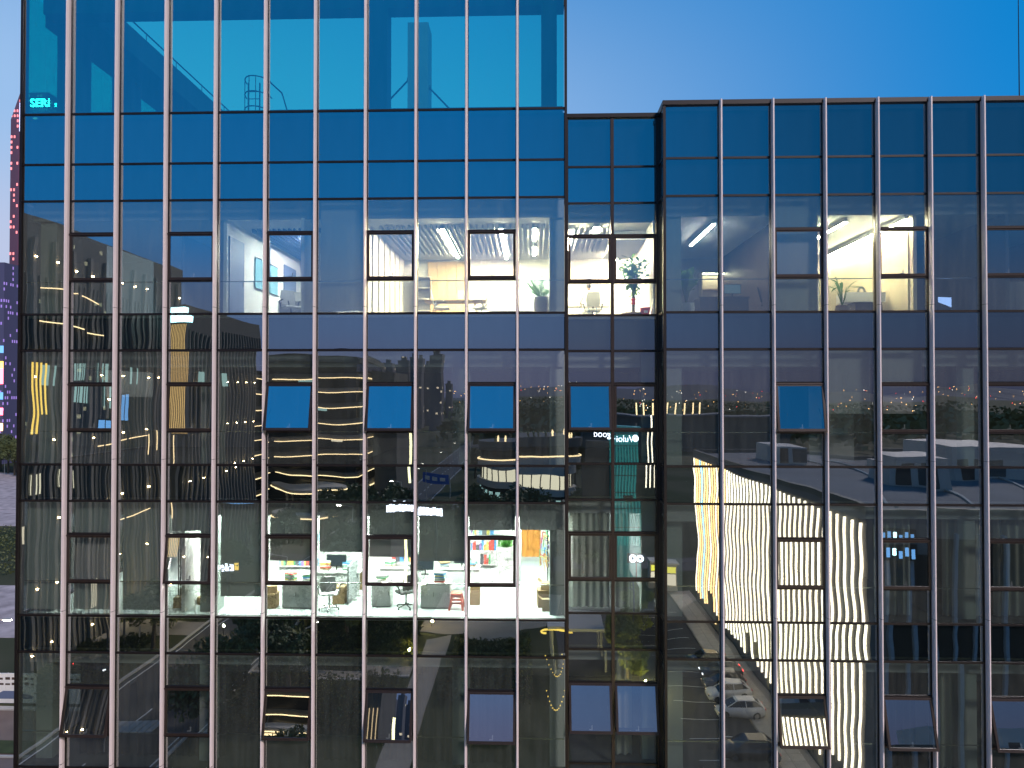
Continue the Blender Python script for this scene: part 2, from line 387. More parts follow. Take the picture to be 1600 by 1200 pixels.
# --- slabs, ceilings, back walls, hidden lower storeys
def shell(par, x0, x1, y, depth, roofz, floor_m, wall_m):
    for k in range(5):
        nxt = VT[k + 1] if k < 4 else 13
        wbuild(MB().box((x0, y + .14, nxt + .08), (x1, y + depth, VB[k] - .10)), 'floor_slab', M_back, par)
        wbuild(MB().box((x0, y + .13, VB[k] - .10), (x1, y + depth, VB[k] - .02)), 'floor_finish', floor_m[k], par)
        wbuild(MB().box((x0, y + .45, VT[k] - .42), (x1, y + depth, VT[k] - .36)), 'ceiling', M_ceil, par)
        wbuild(MB().box((x0, y + .43, VT[k] - .46), (x1, y + .45, VT[k] + .05)), 'blind_box', M_drywall, par)
        wbuild(MB().box((x0, y + depth, VB[k] - .1), (x1, y + depth + .2, VT[k] + .2)), 'back_wall', wall_m[k], par)
    wbuild(MB().box((x0, y + .14, 35.03), (x1, y + .2, roofz)), 'spandrel_panel', M_back, par)
    wbuild(MB().box((x0, y + .2, roofz - .6), (x1, 18, roofz - .3)), 'roof_slab', M_conc, par)
    wbuild(MB().box((x0, y, 0), (x1, 18, 13)), 'lower_storeys', M_back, par)
    wbuild(MB().box((x0, y + depth + .2, 13), (x1, 18, roofz - .6)), 'core', M_conc, par)
DEP = 6.75
shell(left, LX0 + .06, LX1 - .06, 0, DEP, 37.4, [M_whitep, M_carpet, M_floor, M_carpet, M_carpet], [M_white, M_drywall, M_white, M_drywall, M_drywall])
shell(linkb, LX1 - .06, RX0 + .03, KY, DEP - KY, 37.4, [M_whitep, M_carpet, M_carpet, M_carpet, M_carpet], [M_white, M_drywall, M_drywall, M_drywall, M_drywall])
shell(right, RX0 + .05, rx[-1], 0, DEP, 37.4, [M_carpet] * 5, [M_drywall] * 5)
wbuild(MB().box((rx[-1], .1, 13), (rx[-1] + .3, 18, 37.4)), 'end_wall', M_conc, right)
# side elevation of the tall block (turned away from the lens)
for k in range(5):
    for j in range(4):
        o = link('pane', pane_mesh(4.3, 3.15, M_fixed), left); o.rotation_euler.z = -R(90); o.location = Vector((LX0, 2.4 + 4.4 * j, (VT[k] + VB[k]) / 2)) - origin(left)
    wbuild(MB().box((LX0, .1, VT[k] - .0), (LX0 + .12, 18, VT[k] + (1.05 if k else 2.5))), 'spandrel_panel', M_dark, left)
for j in range(5): wbuild(MB().box((LX0 - .05, .1 + 4.4 * j, 13), (LX0 + .05, .2 + 4.4 * j, 42.3)), 'mullion', M_dark, left)
# columns standing behind the glass
for x, fl in ((-14.15, (0, 1, 2, 3)), (-9.35, (1, 2, 3)), (-2.05, (1, 3)), (.72, (0, 1, 2, 3))):
    for k in fl: wbuild(MB().box((x - .24, .5, VB[k] - .02), (x + .24, 1.0, VT[k] - .1)), 'column', M_column, left)
for x, fl in ((3.98, (0, 1, 2, 3)), (8.9, (2, 3)), (12.1, (1, 2, 3))):
    for k in fl: wbuild(MB().box((x - .24, .5, VB[k] - .02), (x + .24, 1.0, VT[k] - .1)), 'column', M_column, right)
for k in (1, 2, 3): wbuild(MB().box((3.15, KY + .3, VB[k] - .02), (3.5, KY + .7, VT[k] - .1)), 'column', M_column, linkb)

def wall_x(par, x, k, m, y0=.5, y1=DEP, t=.1, name='partition'):
    return wbuild(MB().box((x - t / 2, y0, VB[k] - .02), (x + t / 2, y1, VT[k] - .42)), name, m, par)
# blinds and curtains: (owner, bays, storey, drop from the top of the glass)
def blind(par, xs, i, k, drop, y, m, lip=True):
    x0, x1 = xs[i] + .06, xs[i + 1] - .07
    wbuild(MB().box((x0, y + .26, VT[k] - drop), (x1, y + .264, VT[k] - .02)).box((x0, y + .25, VT[k] - drop - .03), (x1, y + .275, VT[k] - drop)), 'roller_blind', m, par)
def curtain(par, x0, x1, k, y, m, amp=.05, wl_=.22):
    n = max(8, int((x1 - x0) / wl_ * 8)); a = MB(); ph = rnd.uniform(0, 6)
    vs_ = []
    for j in range(n + 1):
        x = x0 + (x1 - x0) * j / n; yy = y + amp * math.sin(2 * math.pi * (x - x0) / wl_ + ph + .9 * math.sin(3.1 * x)) + .02 * math.sin(9 * x)
        vs_ += [(x, yy, VB[k] + .02), (x, yy, VT[k] - .38)]
    a.add(vs_, [(2 * j, 2 * j + 2, 2 * j + 3, 2 * j + 1) for j in range(n)])
    o = wbuild(a, 'curtain', m, par, True)
    return o
for i, d in ((0, 3.1), (1, 3.1), (2, 3.1), (4, 2.70), (5, 1.68), (6, 1.42), (7, 1.55), (8, 1.66), (9, .78), (10, .76)): blind(left, lx, i, 2, d, 0, M_blind2 if i > 8 else M_blind)
blind(left, lx, 3, 2, .85, 0, M_blind)
blind(left, lx, 6, 0, 3.1, 0, M_blind2); blind(right, rx, 2, 0, 3.15, 0, M_blind)
for i, k, d in ((3, 1, 1.75), (4, 1, 1.75), (0, 2, .5), (2, 3, .6)): blind(right, rx, i, k, d, 0, M_blind2)
for i in (6, 7, 8, 9): curtain(left, lx[i] + .1, lx[i + 1] - .1 - (.1 if i == 8 else 0), 3, .6, M_curt)
curtain(left, lx[1], lx[2], 3, .7, M_curt); curtain(left, lx[2] + .2, lx[4], 3, .7, M_curt)
curtain(linkb, kx[0] + .08, kx[1] - .05, 2, KY + .5, M_curt2); curtain(linkb, kx[1] + .05, kx[1] + .55, 2, KY + .5, M_curt2)
curtain(linkb, kx[1] + .1, kx[1] + .6, 3, KY + .5, M_curt2); 
curtain(right, rx[4] + .1, rx[5] - .1, 3, .7, M_curt); curtain(right, rx[5] + .7, rx[6] + .4, 2, .7, M_curt2); curtain(right, rx[4] + .2, rx[5] - .2, 2, .7, M_blind)
curtain(right, rx[6] + .7, rx[8], 2, .7, M_curt2); curtain(right, rx[5] + .3, rx[5] + 1.0, 3, .7, M_curt2)

# --- upper lit storey: rooms
PW1, PW2 = -8.92, -4.95
M_blindp = mat('light grey wall panel', (.66, .65, .63), .7)
wall_x(left, PW1, 0, M_white); wall_x(left, -6.62, 0, M_white, .42, 3.6); wall_x(left, PW2, 0, M_white)
def door_on_wall(x, y0, y1, k, h, m, side=1):
    d = wbuild(MB().box((x + side * .05, y0, VB[k] - .02), (x + side * .085, y1, VB[k] + h)), 'door', m, left)
    wbuild(MB().box((x + side * .085, y1 - .16, VB[k] + 1.0), (x + side * .13, y1 - .12, VB[k] + 1.12)), 'handle', M_chrome, d)
door_on_wall(PW1, .62, 1.62, 0, 2.35, M_doorb); door_on_wall(PW1, 5.0, 6.2, 0, 2.35, M_doorb)
for j in range(7): wbuild(MB().box((PW2 + .05, .75 + j * .85, VB[0]), (PW2 + .10, 1.1 + j * .85, VT[0] - .45)), 'wall_panel', M_blindp if j % 2 else M_ceil, left)
def baffles(par, x0, x1, y0, y1, z, step, m, w=.05, h=.12):
    x = x0
    while x < x1:
        wbuild(MB().box((x, y0, z - h), (x + w, y1, z)), 'ceiling_baffle', m, par); x += step
baffles(left, -8.6, -5.1, 1.6, 6.6, VT[0] - .43, .16, M_doorb)
baffles(left, -4.6, .5, 1.3, 5.4, VT[0] - .43, .17, M_blindp)
baffles(linkb, 1.05, 2.4, 1.7, 5.0, VT[0] - .43, .17, M_blindp)
wbuild(MB().box((2.5, 2.2, VT[0] - .72), (3.5, 5.2, VT[0] - .43)), 'bulkhead', M_ceil, linkb)
wall_x(linkb, 3.56, 0, M_white, KY + .3, DEP); wall_x(linkb, 3.5, 2, M_drywall, KY + 1.5, DEP)
ox0, ox1 = at(669, 440, DEP).x, at(729, 440, DEP).x
for x0, x1 in [(ox0 + (ox1 - ox0) * q / 4, ox0 + (ox1 - ox0) * (q + 1) / 4 - .008) for q in range(4)]: wbuild(MB().box((x0, DEP - .1, VB[0]), (x1, DEP - .03, VT[0] - .5)), 'oak_panel', M_wood, left)
# right wing rooms
wall_x(right, 7.1, 0, M_wood2); wall_x(right, 10.75, 0, M_panelw); wall_x(right, 7.25, 0, M_panelw); wall_x(right, 13.3, 0, M_drywall)
for j in range(6): wbuild(MB().box((10.66, .7 + j * 1.0, VB[0]), (10.695, 1.692 + j * 1.0, VT[0] - .75)), 'wall_panel', M_panelw, right)
wbuild(MB().box((11.1, 2.9, VB[0]), (12.0, 3.0, VB[0] + 2.45)), 'door', M_wood2, right)
for k in (1, 2, 3):
    wall_x(right, 7.1, k, M_drywall, 1.0); wall_x(right, 11.4, k, M_drywall, .9); wall_x(left, -5.2, k, M_drywall, 1.6) if k != 2 else None
    wall_x(right, 9.5, k, M_drywall, 2.0)
wall_x(left, -10.05, 2, M_white, .42); wall_x(left, -11.2, 0, M_drywall, 2.5)
wbuild(MB().box((8.1, 1.3, VB[1]), (9.4, 1.36, VB[1] + 2.2)), 'wall_board', M_drywall, right)

# --- rooftop behind the screen
BR = 40.52
wbuild(MB().box((-14.2, .25, BR), (.9, .75, BR + 1.0)), 'roof_beam', M_rshade, left)
wbuild(MB().box((-14.5, .75, 40.4), (-12.85, 17, 41.25)), 'roof_beam', M_rshade, left)
wbuild(MB().box((-14.1, 16.5, BR + .2), (.9, 17.2, BR + 1.0)), 'roof_beam', M_rshade, left) if False else None
for px0, px1, y in ((571, 605, .25), (846, 870, .25)):
    a, b = at(px0, 100, y), at(px1, 100, y); wbuild(MB().box((a.x, y, 37.1), (b.x, y + .55, BR)), 'roof_column', M_rshade, left)
for j in range(6): wbuild(MB().box((-14.45, 1.2 + j * 2.7, 37.1), (-13.75, 1.75 + j * 2.7, 40.4)), 'roof_column', M_rshade, left)
for j in range(4):
    o = link('pane', pane_mesh(4.3, 4.7, M_scr), left); o.rotation_euler.z = -R(90); o.location = Vector((LX0, 2.4 + 4.4 * j, 39.88)) - origin(left)
pp = MB().path([(-12.8, .9, 41.42), (-12.8, 16.8, 41.42)], .025)
for j in range(9): pp.cyl((-12.8, 1.2 + j * 1.9, 41.2), (-12.8, 1.2 + j * 1.9, 41.42), .015, n=5)
wbuild(pp, 'roof_rail', M_dark, left)
wbuild(MB().box((-14.3, .22, 37.3), (.85, .34, 37.62)), 'roof_upstand', M_rshade, left)
Y = 8.0
a, b = at(637, 35, Y), at(669, 35, Y)
mast = thing('roof_mast', 'square grey post with diagonal stays on the roof behind the glass screen', 'mast', ((a.x + b.x) / 2, Y, 37.1))
hw = (b.x - a.x) / 2
MB().box((-hw, 0, 0), (hw, .95, a.z - 37.1)).build('post', mat('galvanised cladding', (.20, .2, .22), .5, .2, .1, 1.5, bump=.01), mast)
for s, h0, dx in ((-1, 3.1 + 2.0, 1.05), (1, 3.1 + 1.65, 1.25)):
    br = MB().cyl((s * hw, .3, h0 - 0), (s * (hw + dx * 2.6), .3, h0 - 2.6 * dx * 1.05), .035, n=6)
    br.lathe((s * hw, .3, h0 - .08), [(.07, 0), (.09, .08), (.07, .16)], 8); br.build('stay', M_dark, mast)
Y = 9.0
a, b = at(386, 130, Y), at(425, 130, Y); cx = (a.x + b.x) / 2; rr = (b.x - a.x) / 2
lad = thing('cage_ladder', 'caged access ladder with curved hoops rising above the roof edge behind the screen', 'ladder', (cx, Y, 37.1))
top = a.z - 37.1; st = MB()
for s in (-.24, .24): st.cyl((s - rr + .3, 0, 0), (s - rr + .3, 0, top), .03, n=6)
for j in range(int(top / .3)): st.cyl((-.24 - rr + .3, 0, .2 + j * .3), (.24 - rr + .3, 0, .2 + j * .3), .018, n=5)
st.build('ladder_rails', M_dark, lad)
for j in range(3):
    z = top - .03 - j * .62; MB().path([(rr * math.cos(t), -.0 - .75 * math.sin(t), z) for t in [math.pi * q / 12 for q in range(13)]], .025, 5).build('hoop', M_dark, lad)
for q in (2, 5, 7, 10):
    t = math.pi * q / 12; MB().cyl((rr * math.cos(t), -.75 * math.sin(t), top - 2.6), (rr * math.cos(t), -.75 * math.sin(t), top), .018, n=5).build('cage_bar', M_dark, lad)
MB().path([(rr - .05, 0, top), (rr + .35, .2, top - .35), (rr + .55, .3, top - 1.1), (rr + .55, .3, 0)], .03, 6).build('grab_rail', M_dark, lad)
p = at(1591, 0, 6.0)
ma = thing('lightning_rod', 'thin metal rod standing on the roof of the lower wing', 'lightning rod', (p.x, 6.0, 37.1))
MB().cyl((0, 0, 0), (0, 0, 1.5), .045, n=6).build('base_tube', M_dark, ma); MB().cyl((0, 0, 1.5), (0, 0, 8), .022, .012, n=5).build('rod', M_dark, ma)

# ------------------------------------------------------------------ lamps of the lit rooms
def linear_lamp(x, y0, y1, k, m, label, w=.09, drop=.0, group=None):
    z = VT[k] - .43 - drop
    t = thing('linear_lamp', label, 'ceiling lamp', (x, (y0 + y1) / 2, z), 0, group); L = (y1 - y0) / 2
    MB().box((-w / 2 - .015, -L, -.13), (w / 2 + .015, L, 0)).build('housing', M_whitep, t)
    MB().box((-w / 2, -L + .01, -.15), (w / 2, L - .01, -.131)).build('diffuser', m, t)
    return t
linear_lamp(-2.70, 1.3, 5.6, 0, M_tube, 'slanting white linear lamp above the oak panelled meeting room')
linear_lamp(-.95, 1.3, 5.8, 0, M_tube, 'white linear lamp above the open sash beside the meeting table')
linear_lamp(.05, 1.3, 2.9, 0, M_tube, 'short white linear lamp above the grey potted plant')
linear_lamp(.05, 3.9, 5.2, 0, M_tube, 'short white linear lamp deeper in the room above the grey potted plant')
linear_lamp(1.18, 1.5, 4.4, 0, M_tube, 'white linear lamp under the slatted ceiling above the seated person', .13)
linear_lamp(3.0, 5.3, 6.5, 0, M_tube, 'added unseen lamp brightening the back of the recessed bay behind the bulkhead', .16)  # unseen lamp added behind the bulkhead to brighten the bay
linear_lamp(1.9, 1.2, 1.9, 0, M_tube, 'added stub of lamp brightening the recessed bay at its window head', .16)  # extra lamp added to make the bay brighter
linear_lamp(-7.2, 2.2, 5.4, 0, emit('dim lamp', (1, .93, .85), 480), 'dim linear lamp under the dark slats of the room with blue doors')
linear_lamp(5.25, .9, 3.8, 0, emit('faint lamp', (1, .88, .78), 180), 'pale linear lamp above the dim room with the broad-leaved plant')
linear_lamp(8.98, .8, 3.0, 0, M_tubew, 'short warm linear lamp in the cream panelled office', .07)
linear_lamp(10.55, .55, 6.3, 0, M_tubew, 'long warm linear lamp along the edge of the cream panelled office', .07)
for x in (-9.2, -6.9, -4.6, -2.3, -.2):
    for y in (.95, 3.3, 5.6):
        z = VT[2] - .43
        t = thing('ceiling_panel_lamp', 'cool white ceiling lamp in the %s row and %s file of the bright office' % (['front', 'middle', 'back'][int(y / 2.2)], ['first', 'second', 'third', 'fourth', 'fifth'][int((x + 9.3) / 2.2)]), 'ceiling lamp', (x, y, z), 0, 'ceiling lamps of the bright office')
        MB().box((-.62, -.32, -.03), (.62, .32, 0)).build('frame', M_whitep, t); MB().box((-.6, -.3, -.036), (.6, .3, -.031)).build('diffuser', M_panel, t)
t = thing('ceiling_panel_lamp', 'cool white lamp behind the drawn blinds next to the bright office', 'ceiling lamp', (-12.0, 3.2, VT[2] - .43))
MB().box((-.62, -.32, -.03), (.62, .32, 0)).build('frame', M_whitep, t); MB().box((-.6, -.3, -.036), (.6, .3, -.031)).build('diffuser', emit('weak cool lamp', (.93, 1, .95), 110), t)

# ------------------------------------------------------------------ furniture builders
def carton(loc, s, rz, label, open_=False):
    t = thing('cardboard_box', label, 'box', loc, rz); x, y, z = s[0] / 2, s[1] / 2, s[2]
    MB().box((-x, -y, 0), (x, y, z)).build('body', M_card, t)
    MB().box((-x - .001, -.03, z), (x + .001, .03, z + .002)).build('tape', M_panelw, t)
    if open_:
        for sg in (-1, 1): MB().add([(sg * x, -y, z), (sg * x, y, z), (sg * (x + .12), y, z + .1), (sg * (x + .12), -y, z + .1)], [(0, 1, 2, 3)]).build('flap', M_card, t)
    return t
def cabinet(loc, w, d, h, label, rows=2):
    t = thing('cabinet', label, 'cabinet', loc)
    MB().box((-w / 2, -d / 2 + .02, .04), (w / 2, d / 2, h)).build('body', M_whitep, t)
    n = max(1, round(w / .45))
    for i in range(n):
        x0 = -w / 2 + w * i / n + .006; x1 = -w / 2 + w * (i + 1) / n - .006
        dd = MB().box((x0, -d / 2, .06), (x1, -d / 2 + .018, h - .02)).build('door', M_whitep, t)
        MB().box((x1 - .05, -d / 2 - .02, h * .5), (x1 - .035, -d / 2, h * .5 + .12)).build('handle', M_chrome, dd)
    MB().box((-w / 2 + .02, -d / 2 + .05, 0), (w / 2 - .02, d / 2, .04)).build('plinth', M_greyp, t)
    return t
def desk(loc, w, d, label, m=None, h=.74):
    t = thing('desk', label, 'desk', loc); m = m or M_whitep
    MB().box((-w / 2, -d / 2, h - .03), (w / 2, d / 2, h)).build('desktop', m, t)
    for s in (-1, 1):
        for q in (-1, 1): MB().box((s * (w / 2 - .03) - .02, q * (d / 2 - .05) - .02, 0), (s * (w / 2 - .03) + .02, q * (d / 2 - .05) + .02, h - .03)).build('leg', M_whitep, t)
    MB().box((-w / 2 + .05, -d / 2 + .06, .22), (w / 2 - .05, -d / 2 + .08, h - .04)).build('modesty_panel', m, t)
    MB().box((-w / 2 + .02, d / 2 - .03, h), (w / 2 - .02, d / 2, h + .38)).build('screen_divider', M_whitep, t)
    return t
def monitor(loc, rz, label, w=.55):
    t = thing('monitor', label, 'monitor', loc, rz)
    MB().box((-w / 2, -.02, .14), (w / 2, .02, .14 + w * .58)).build('shell', M_black, t)
    MB().box((-w / 2 + .012, .0201, .155), (w / 2 - .012, .022, .125 + w * .58)).build('screen', M_screen, t)
    MB().cyl((0, 0, .012), (0, 0, .16), .022, n=8).build('stem', M_black, t); MB().box((-.12, -.09, 0), (.12, .09, .012)).build('foot', M_black, t)
    return t
def office_chair(loc, rz, label, m, frame=None):
    t = thing('office_chair', label, 'chair', loc, rz); frame = frame or M_black
    MB().loft([[(-.24, -.24, .44), (.24, -.24, .44), (.24, .24, .46), (-.24, .24, .46)], [(-.25, -.25, .48), (.25, -.25, .48), (.25, .24, .5), (-.25, .24, .5)], [(-.22, -.21, .51), (.22, -.21, .51), (.22, .2, .52), (-.22, .2, .52)]]).build('seat', m, t)
    MB().loft([[(-.2, .22, .58), (.2, .22, .58), (.2, .26, .58), (-.2, .26, .58)], [(-.24, .27, .8), (.24, .27, .8), (.24, .32, .8), (-.24, .32, .8)], [(-.2, .33, 1.05), (.2, .33, 1.05), (.2, .365, 1.05), (-.2, .365, 1.05)]]).build('backrest', m, t)
    for s in (-1, 1): MB().path([(s * .26, .18, .47), (s * .31, .16, .68), (s * .31, -.14, .69)], .018, 6).build('armrest', frame, t)
    MB().cyl((0, 0, .1), (0, 0, .44), .028, n=8).cyl((0, .1, .46), (0, .25, .7), .022, n=6).build('stem', frame, t)
    for i in range(5):
        a = 2 * math.pi * i / 5 + .3; p = (.29 * math.cos(a), .29 * math.sin(a), .065)
        g = MB().cyl((0, 0, .11), p, .02, .015, n=6).build('base_spoke', frame, t)
        MB().cyl((p[0] - .015, p[1], .028), (p[0] + .015, p[1], .028), .028, n=8).build('caster', M_black, g)
    return t
def leaf_strip(mb, base, tip, width, droop, n=5):
    base, tip = Vector(base), Vector(tip); d = tip - base; side = d.cross(Vector((0, 0, 1)))
    side = (side.normalized() if side.length > 1e-4 else Vector((1, 0, 0))) * width
    vs_ = []
    for i in range(n + 1):
        f = i / n; p = base + d * f - Vector((0, 0, droop * f * f)); w = math.sin(math.pi * min(1, f * .93 + .07)) ** .7
        vs_ += [p - side * w * .5 + Vector((0, 0, .12 * width * w)), p, p + side * w * .5 + Vector((0, 0, .12 * width * w))]
    mb.add(vs_, [f for i in range(n) for f in ((3 * i, 3 * i + 1, 3 * i + 4, 3 * i + 3), (3 * i + 1, 3 * i + 2, 3 * i + 5, 3 * i + 4))])

# ------------------------------------------------------------------ upper lit storey
F0 = VB[0] - .02
p = inside(0, 0, 1) if False else None
def on0(px, Y): return Vector((at(px, 480, Y).x, Y, F0))
def on2(px, py):
    q = inside(px, py, VB[2] - .02); return q
# shelf, table, chairs in the meeting room
q = on0(662, 6.2)
t = thing('bookcase', 'open oak bookcase with white shelves at the end of the meeting room', 'bookcase', q)
MB().box((-.28, .28, 0), (.28, .3, 2.1)).build('back_panel', M_drywall, t)
for s in (-.28, .26): MB().box((s, -.1, 0), (s + .02, .28, 2.1)).build('side_panel', M_wood, t)
for z in (0.02, .42, .84, 1.26, 1.68, 2.08): MB().box((-.26, -.1, z), (.26, .28, z + .02)).build('shelf', M_whitep, t)
q = on0(712, 2.9)
t = thing('meeting_table', 'pale meeting table with splayed legs in the oak panelled room', 'table', q)
MB().prism([(-.95, -.42), (.95, -.42), (1.0, 0), (.95, .42), (-.95, .42), (-1.0, 0)], .71, .745).build('tabletop', M_wood, t)
for s in (-1, 1):
    for w in (-1, 1): MB().cyl((s * .6, w * .2, .71), (s * .8, w * .33, 0), .03, .022, n=8).build('leg', M_wood, t)
office_chair(on0(690, 2.6), R(95), 'white office chair at the bookcase end of the meeting table', M_whitep, M_chrome)
office_chair(on0(752, 2.6), R(-110), 'white office chair at the end of the meeting table away from the bookcase', M_whitep, M_chrome)
t = thing('display_screen', 'white flat display standing on the meeting table', 'display', q + Vector((.25, .1, .745)))
MB().box((-.2, -.015, .08), (.2, .015, .36)).build('panel', M_whitep, t); MB().box((-.08, -.07, 0), (.08, .07, .02)).cyl((0, 0, .02), (0, 0, .1), .015, n=6).build('foot', M_chrome, t)
q = on0(796, 6.4)
t = thing('white_board', 'pale blue whiteboard on the back wall behind the potted plant', 'whiteboard', Vector((-.3, DEP - .02, F0 + .9)))
MB().box((-1.3, -.02, 0), (1.3, 0, 1.2)).build('board', mat('pale blue board', (.55, .68, .85), .3, 0, .03, 1), t)
for z in (-.03, 1.2): MB().box((-1.33, -.03, z), (1.33, 0, z + .03)).build('frame_bar', M_chrome, t)
t = thing('picture_window', 'blue-green framed glass board on the wall beside the blue door', 'wall board', Vector((PW1 + .06, 3.4, F0 + 1.15)))
for j in range(3): MB().box((0, -.95 + j * .64, 0), (.03, -.33 + j * .64, .95)).build('pane', mat('teal glass board', (.2, .42, .5), .2, 0, .1, 2) if not j else MATS['teal glass board'], t)
MB().box((0, -.98, -.03), (.045, 1.0, 0)).box((0, -.98, .95), (.045, 1.0, .98)).build('frame', M_chrome, t)
desk(on0(470, 3.0), 1.3, .6, 'grey desk below the wall board in the room with blue doors', M_drywall)
office_chair(on0(455, 2.2), R(40), 'grey office chair in front of the desk below the wall board', M_drywall)
cabinet(on0(530, 1.0), 1.1, .4, .14, 'low pale cabinet top seen behind the drawn blind')
# plants
def pot_lathe(t, r, h, m): return MB().lathe((0, 0, 0), [(r * .62, 0), (r * .9, h * .3), (r * 1.02, h * .7), (r * .88, h * .96), (r * .92, h), (r * .8, h), (r * .78, h * .93)], 18).build('pot', m, t, None, True)
q = on0(846, 1.15)
t = thing('potted_plant', 'feathery green plant in a tall grey pot by the glass of the bright room', 'potted plant', q)
pot_lathe(t, .24, .62, M_potg)
for i in range(11):
    a = rnd.uniform(0, 6.28); L = rnd.uniform(.3, .55); hh = rnd.uniform(.18, .5); b = Vector((0, 0, .58)); tip = Vector((L * math.cos(a), L * math.sin(a) * .8, .62 + hh)); fr = MB()
    fr.cyl(b, tip, .012, .006, n=5)
    for j in range(1, 9):
        c = b.lerp(tip, .25 + .75 * j / 8); sd_ = Vector((-math.sin(a), math.cos(a), .35))
        for s in (-1, 1): leaf_strip(fr, c, c + Vector((math.cos(a) * .05, math.sin(a) * .05, .05)) + sd_ * s * .13, .065, .02, 3)
    fr.build('frond', M_leaf, t)
q = on0(989, 1.45); q.y = 1.45
t = thing('money_tree', 'bushy money tree with a red ribbon on its trunk in the recessed bay', 'potted plant', q)
MB().lathe((0, 0, 0), [(.28, 0), (.34, .06), (.36, .16), (.32, .17), (.3, .1)], 16).build('pot', M_wood2, t)
MB().cyl((0, 0, .08), (.02, 0, .6), .055, .04, n=8).cyl((.02, 0, .6), (0, 0, 1.25), .04, .025, n=8).build('trunk', M_bark, t)
MB().lathe((.012, 0, .42), [(.06, 0), (.085, .05), (.05, .1), (.09, .16), (.055, .2)], 10).build('ribbon', M_red, t)
cr = MB()
for i in range(330):
    big = rnd.random() < .72
    c = Vector((rnd.gauss(0, .20), rnd.gauss(0, .18), rnd.gauss(1.42, .17))) if big else Vector((rnd.gauss(0, .11), rnd.gauss(0, .1), rnd.gauss(.98, .14)))
    dr = Vector((rnd.gauss(0, 1), rnd.gauss(0, 1), rnd.gauss(.1, .6))).normalized(); leaf_strip(cr, c, c + dr * rnd.uniform(.13, .22), .11, .04, 3)
cr.build('crown', M_leaf, t)
q = on0(1008, 1.2)
t = thing('bucket', 'red plastic bucket with a white label beside the money tree', 'bucket', q)
MB().lathe((0, 0, 0), [(.115, 0), (.15, .27), (.165, .275), (.165, .3), (.15, .3), (.14, .27), (.105, .02)], 18).build('body', M_red, t, None, True)
MB().add([(.0, 0, 0)], []) if False else None
lb = MB(); vs_ = []
for i in range(5):
    a = R(-90 - 24 + 12 * i); vs_ += [(.137 * math.cos(a), .137 * math.sin(a), .13), (.149 * math.cos(a), .149 * math.sin(a), .2)]
lb.add(vs_, [(2 * i, 2 * i + 2, 2 * i + 3, 2 * i + 1) for i in range(4)]).build('label_print', M_whitep, t)
MB().path([(.16 * math.cos(a), -.02, .29 + .10 * math.sin(a)) for a in [math.pi * j / 8 for j in range(9)]], .006, 5).build('handle', M_whitep, t)
for i, (px, lab) in enumerate(((906, 'clear water bottle nearest the tall block on the bay floor'), (920, 'middle clear water bottle of the three in the bay'), (932, 'clear water bottle below the chair back in the bay'))):
    t = thing('water_bottle', lab, 'bottle', on0(px, 1.05), 0, 'water bottles in the bay')
    MB().lathe((0, 0, 0), [(.04, 0), (.043, .03), (.043, .17), (.03, .21), (.016, .25), (.016, .262)], 12).build('body', M_potg if False else (MATS.get('clear plastic') or glass('clear plastic', .1, (.8, .86, .92), .0, .0)), t, None, True)
    MB().lathe((0, 0, .262), [(.018, 0), (.018, .022), (.012, .024)], 10).build('cap', mat('blue cap', (.1, .25, .7), .4) if not i else MATS['blue cap'], t)
    MB().lathe((0, 0, .08), [(.0445, 0), (.0445, .06), (.04, .061)], 12).build('label_band', M_whitep, t)
# the seated person, seen from behind
q = on0(920, 3.3)
per = thing('person', 'person in a white shirt seated with back to the window in the bright bay', 'person', q)
sk = bpy.data.meshes.new('body')
J = [(0,0,.50),(0,.02,.72),(0,.0,.95),(0,-.02,1.06),(0,0,1.14),(.19,-.01,.98),(.27,.06,.74),(.22,.30,.70),(-.19,-.01,.98),(-.27,.06,.74),(-.22,.30,.70),(.1,.02,.49),(.13,.42,.50),(.13,.44,.08),(.13,.55,.04),(-.1,.02,.49),(-.13,.42,.50),(-.13,.44,.08),(-.13,.55,.04)]
E = [(0,1),(1,2),(2,3),(3,4),(2,5),(5,6),(6,7),(2,8),(8,9),(9,10),(0,11),(11,12),(12,13),(13,14),(0,15),(15,16),(16,17),(17,18)]
sk.from_pydata(J, E, []); body = link('body', sk, per); sk.materials.append(M_whitep)
mo = body.modifiers.new('skin', 'SKIN'); ms = body.modifiers.new('sub', 'SUBSURF'); ms.levels = 2; ms.render_levels = 2
for i, (a, b) in enumerate([(.16,.12),(.155,.11),(.15,.09),(.055,.055),(.05,.05),(.065,.06),(.045,.045),(.035,.035),(.065,.06),(.045,.045),(.035,.035),(.09,.09),(.07,.07),(.045,.045),(.035,.03),(.09,.09),(.07,.07),(.045,.045),(.035,.03)]):
    sk.skin_vertices[0].data[i].radius = (a, b)
sk.skin_vertices[0].data[0].use_root = True
def ell(c, r, n=14, m_=9, cut=-1.):
    a = []; 
    return [(r * 0, 0)]
hd = MB(); 
def ellipsoid(mb, c, rx_, ry_, rz_, n=14, m_=10, f=None):
    prof = []
    for j in range(m_ + 1):
        t_ = -math.pi / 2 + math.pi * j / m_; prof.append((max(.001, math.cos(t_)), math.sin(t_)))
    vs_ = []
    for r_, z_ in prof:
        for i in range(n):
            u = 2 * math.pi * i / n; vs_.append((c[0] + rx_ * r_ * math.cos(u), c[1] + ry_ * r_ * math.sin(u), c[2] + rz_ * z_))
    mb.add(vs_, [(j * n + i, j * n + (i + 1) % n, (j + 1) * n + (i + 1) % n, (j + 1) * n + i) for j in range(m_) for i in range(n)])
